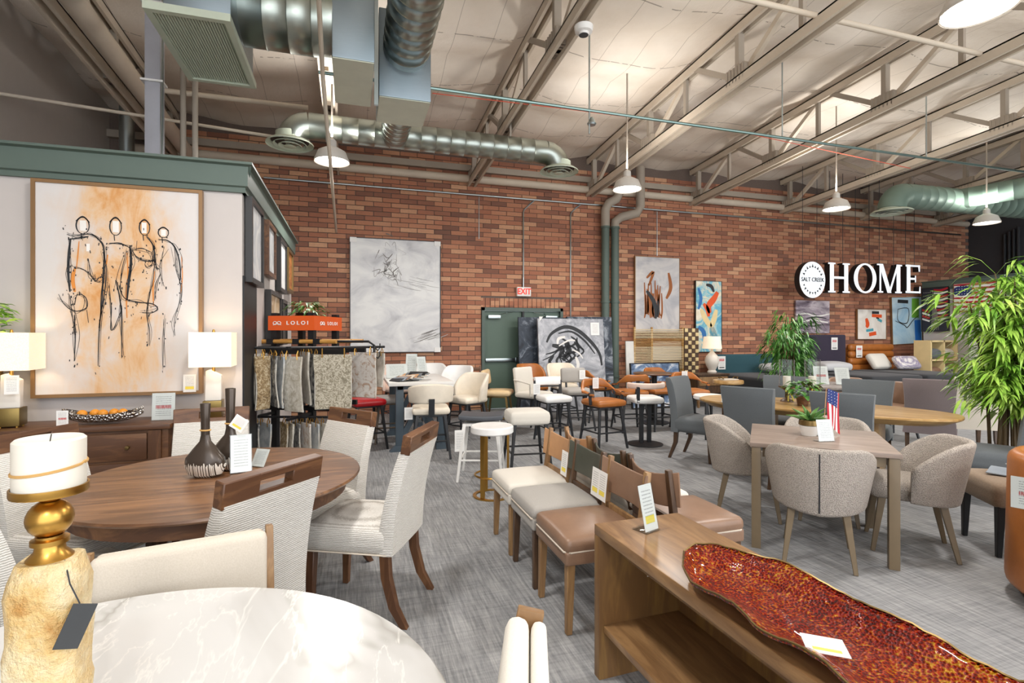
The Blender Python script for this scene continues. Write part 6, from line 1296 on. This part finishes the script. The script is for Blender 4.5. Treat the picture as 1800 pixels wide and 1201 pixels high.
# ------------------------------------------------------------------ beds and bedroom pieces along the brick wall
MT['bedblack'] = fabric('charcoal_mattress', '#33353a', '#26282c', 200, .9, .1); MT['teal_v'] = fabric('teal_velvet', '#28545f', '#1d424c', 150, .85, .1); MT['purple_v'] = fabric('aubergine_velvet', '#352c42', '#272033', 150, .85, .1); MT['pillow'] = fabric('grey_white_pillow', '#cfd0d2', '#bcbdc1', 200); MT['stripepil'] = art('striped_pillow', [(.4,'#e6e2e0'),(.5,'#8f86a4'),(.6,'#e9e4e0')], 3., 1., (1,1,8))
def bed(lab, x0, x1, zt_, hm, y0=7.95, y1=9.9, mz=.66, horizontal=False):
    t = thing('bed', lab, 'bed', ((x0+x1)/2,y1,0), 0, 'beds along the brick wall'); w = x1-x0
    if horizontal:
        for i in range(4): MB().cushion((0,-.02,zt_-.09-i*.17),(w,.16,.185),.08).build('headboard_channel', MT[hm], t, ang=180)
        MB().box((0,.04,(zt_-.1)/2),(w*.96,.06,zt_-.1)).build('headboard', MT[hm], t)
    else: MB().cushion((0,0,zt_/2+.1),(w,.12,zt_-.2),.04).build('headboard', MT[hm], t, ang=180)
    MB().cushion((0,-(y1-y0)/2,mz-.15),(w*.97,y1-y0-.1,.28),.06).build('mattress', MT['bedblack'], t, ang=180); MB().box2((-w*.48,-(y1-y0)+.05,.06),(w*.48,-.06,mz-.28)).build('base', MT['bedblack'], t, bevel=.02)
    for sx in (-1,1):
        for yy in (-.15,-(y1-y0)+.15): leg(t, (sx*w*.43,yy,.07), (sx*w*.43,yy,0), .05, .04, MT['black'])
    return t
b1 = bed('bed with low teal velvet headboard and black mattress', 7.75, 9.75, 1.07, 'teal_v'); b2 = bed('bed with tall aubergine headboard and black mattress', 10.25, 11.75, 1.52, 'purple_v'); b3 = bed('bed with channelled cognac leather headboard and black mattress', 11.85, 13.35, 1.29, 'cognac', horizontal=True)
for b_, x in ((b1,-.72),(b2,.35),(b3,-.5)):
    o = MB().box((0,0,0),(.2,.004,.3)).build('price_sheet', MT['cardb'], b_, loc=(x,-.075 if b_ != b3 else -.12,.88 if b_ == b1 else 1.3 if b_ == b2 else 1.1))
for x, y, z, rz, tilt, m, lab, d in ((9.2,9.45,.77,.1,.1,'pillow','flat grey pillow on the bed with the teal headboard',(.7,.42,.15)),(10.8,9.4,.78,-.1,.1,'pillow','flat grey pillow on the bed with the aubergine headboard',(.75,.45,.17)),(12.45,9.55,.86,.1,1.0,'ivory','white pillow propped on the cognac headboard',(.62,.42,.16)),(12.9,9.2,.84,-.15,.9,'stripepil','striped pillow in front of the white one',(.62,.36,.15))):
    o = MB().cushion((0,0,0),d,.07,.03).build('pillow', MT[m], loc=(x,y,z), ang=180); o.rotation_euler = (tilt,0,rz); tag(o, lab, 'pillow', 'pillows on the beds')
t = thing('nightstand', 'dark wood nightstand left of the teal headboard', 'nightstand', (7.2,9.3,0)); MB().box2((-.4,-.25,.66),(.4,.25,.7)).build('top', MT['darkoak'], t, bevel=.005); MB().box2((-.38,-.23,.3),(.38,.23,.66)).build('body', MT['darkoak'], t)
MB().box2((-.35,-.245,.46),(.35,-.23,.64)).build('drawer', MT['oakchair'], t, bevel=.004)
for sx in (-1,1):
    for sy in (-1,1): leg(t, (sx*.34,sy*.2,.3), (sx*.34,sy*.2,0), .05, .04, MT['oakchair'])
p = Vector((7.35,9.3,.7)); t = thing('table_lamp', 'table lamp with white shell base and cream drum shade on the nightstand', 'lamp', p); MB().lathe([(0,0),(.09,0),(.1,.03),(.07,.06),(.12,.16),(.15,.26),(.12,.36),(.05,.44),(.02,.48),(.02,.56),(0,.56)],20).build('base', MT['alab'], t); MB().lathe([(.2,.52),(.17,.78)],28,cap=False).build('shade', MT['shade'], t)
t = thing('bookcase', 'cream open bookcase with folded bedding near the blue canvas', 'bookcase', (13.9,9.2,0)); 
for x in (-.45,0.,.45): MB().box2((x-.02,-.2,0),(x+.02,.2,1.38)).build('side', MT['creampaint'], t)
for z in (0.05,.45,.9,1.36): MB().box2((-.45,-.2,z-.02),(.45,.2,z+.02)).build('shelf', MT['creampaint'], t)
MB().box2((-.45,.18,0),(.45,.2,1.38)).build('back', MT['linen'], t)
for x, z, m, lab in ((-.22,1.055,'greyvelvet','grey folded blanket on the upper left bookcase shelf'),(.22,1.055,'linen','cream folded blanket on the upper right bookcase shelf'),(-.22,.605,'brownleather','brown cushion on the lower left bookcase shelf'),(.22,.605,'rug7','patterned cushion on the lower right bookcase shelf')):
    o = MB().cushion((0,0,0),(.36,.3,.2),.08,.03).build('folded_blanket', MT[m], loc=(13.9+x,9.16,z), ang=180); tag(o, lab, 'bedding', 'bedding in the bookcase')
t = thing('white_cabinet', 'narrow white cabinet against the far right partition', 'cabinet', (14.15,8.1,0)); MB().box2((-.28,-.35,0),(.28,.35,1.5)).build('body', MT['white'], t, bevel=.01)
for z in (.1,.58,1.06): MB().box2((-.295,-.32,z),(-.28,.32,z+.42)).build('door', MT['whitetop'], t, bevel=.004)
o = MB().box((0,0,.12),(.004,.36,.24)).build('sign_card', MT['card'], loc=(13.9,8.15,1.5)); tag(o, 'white sign card standing on the narrow white cabinet', 'sign')
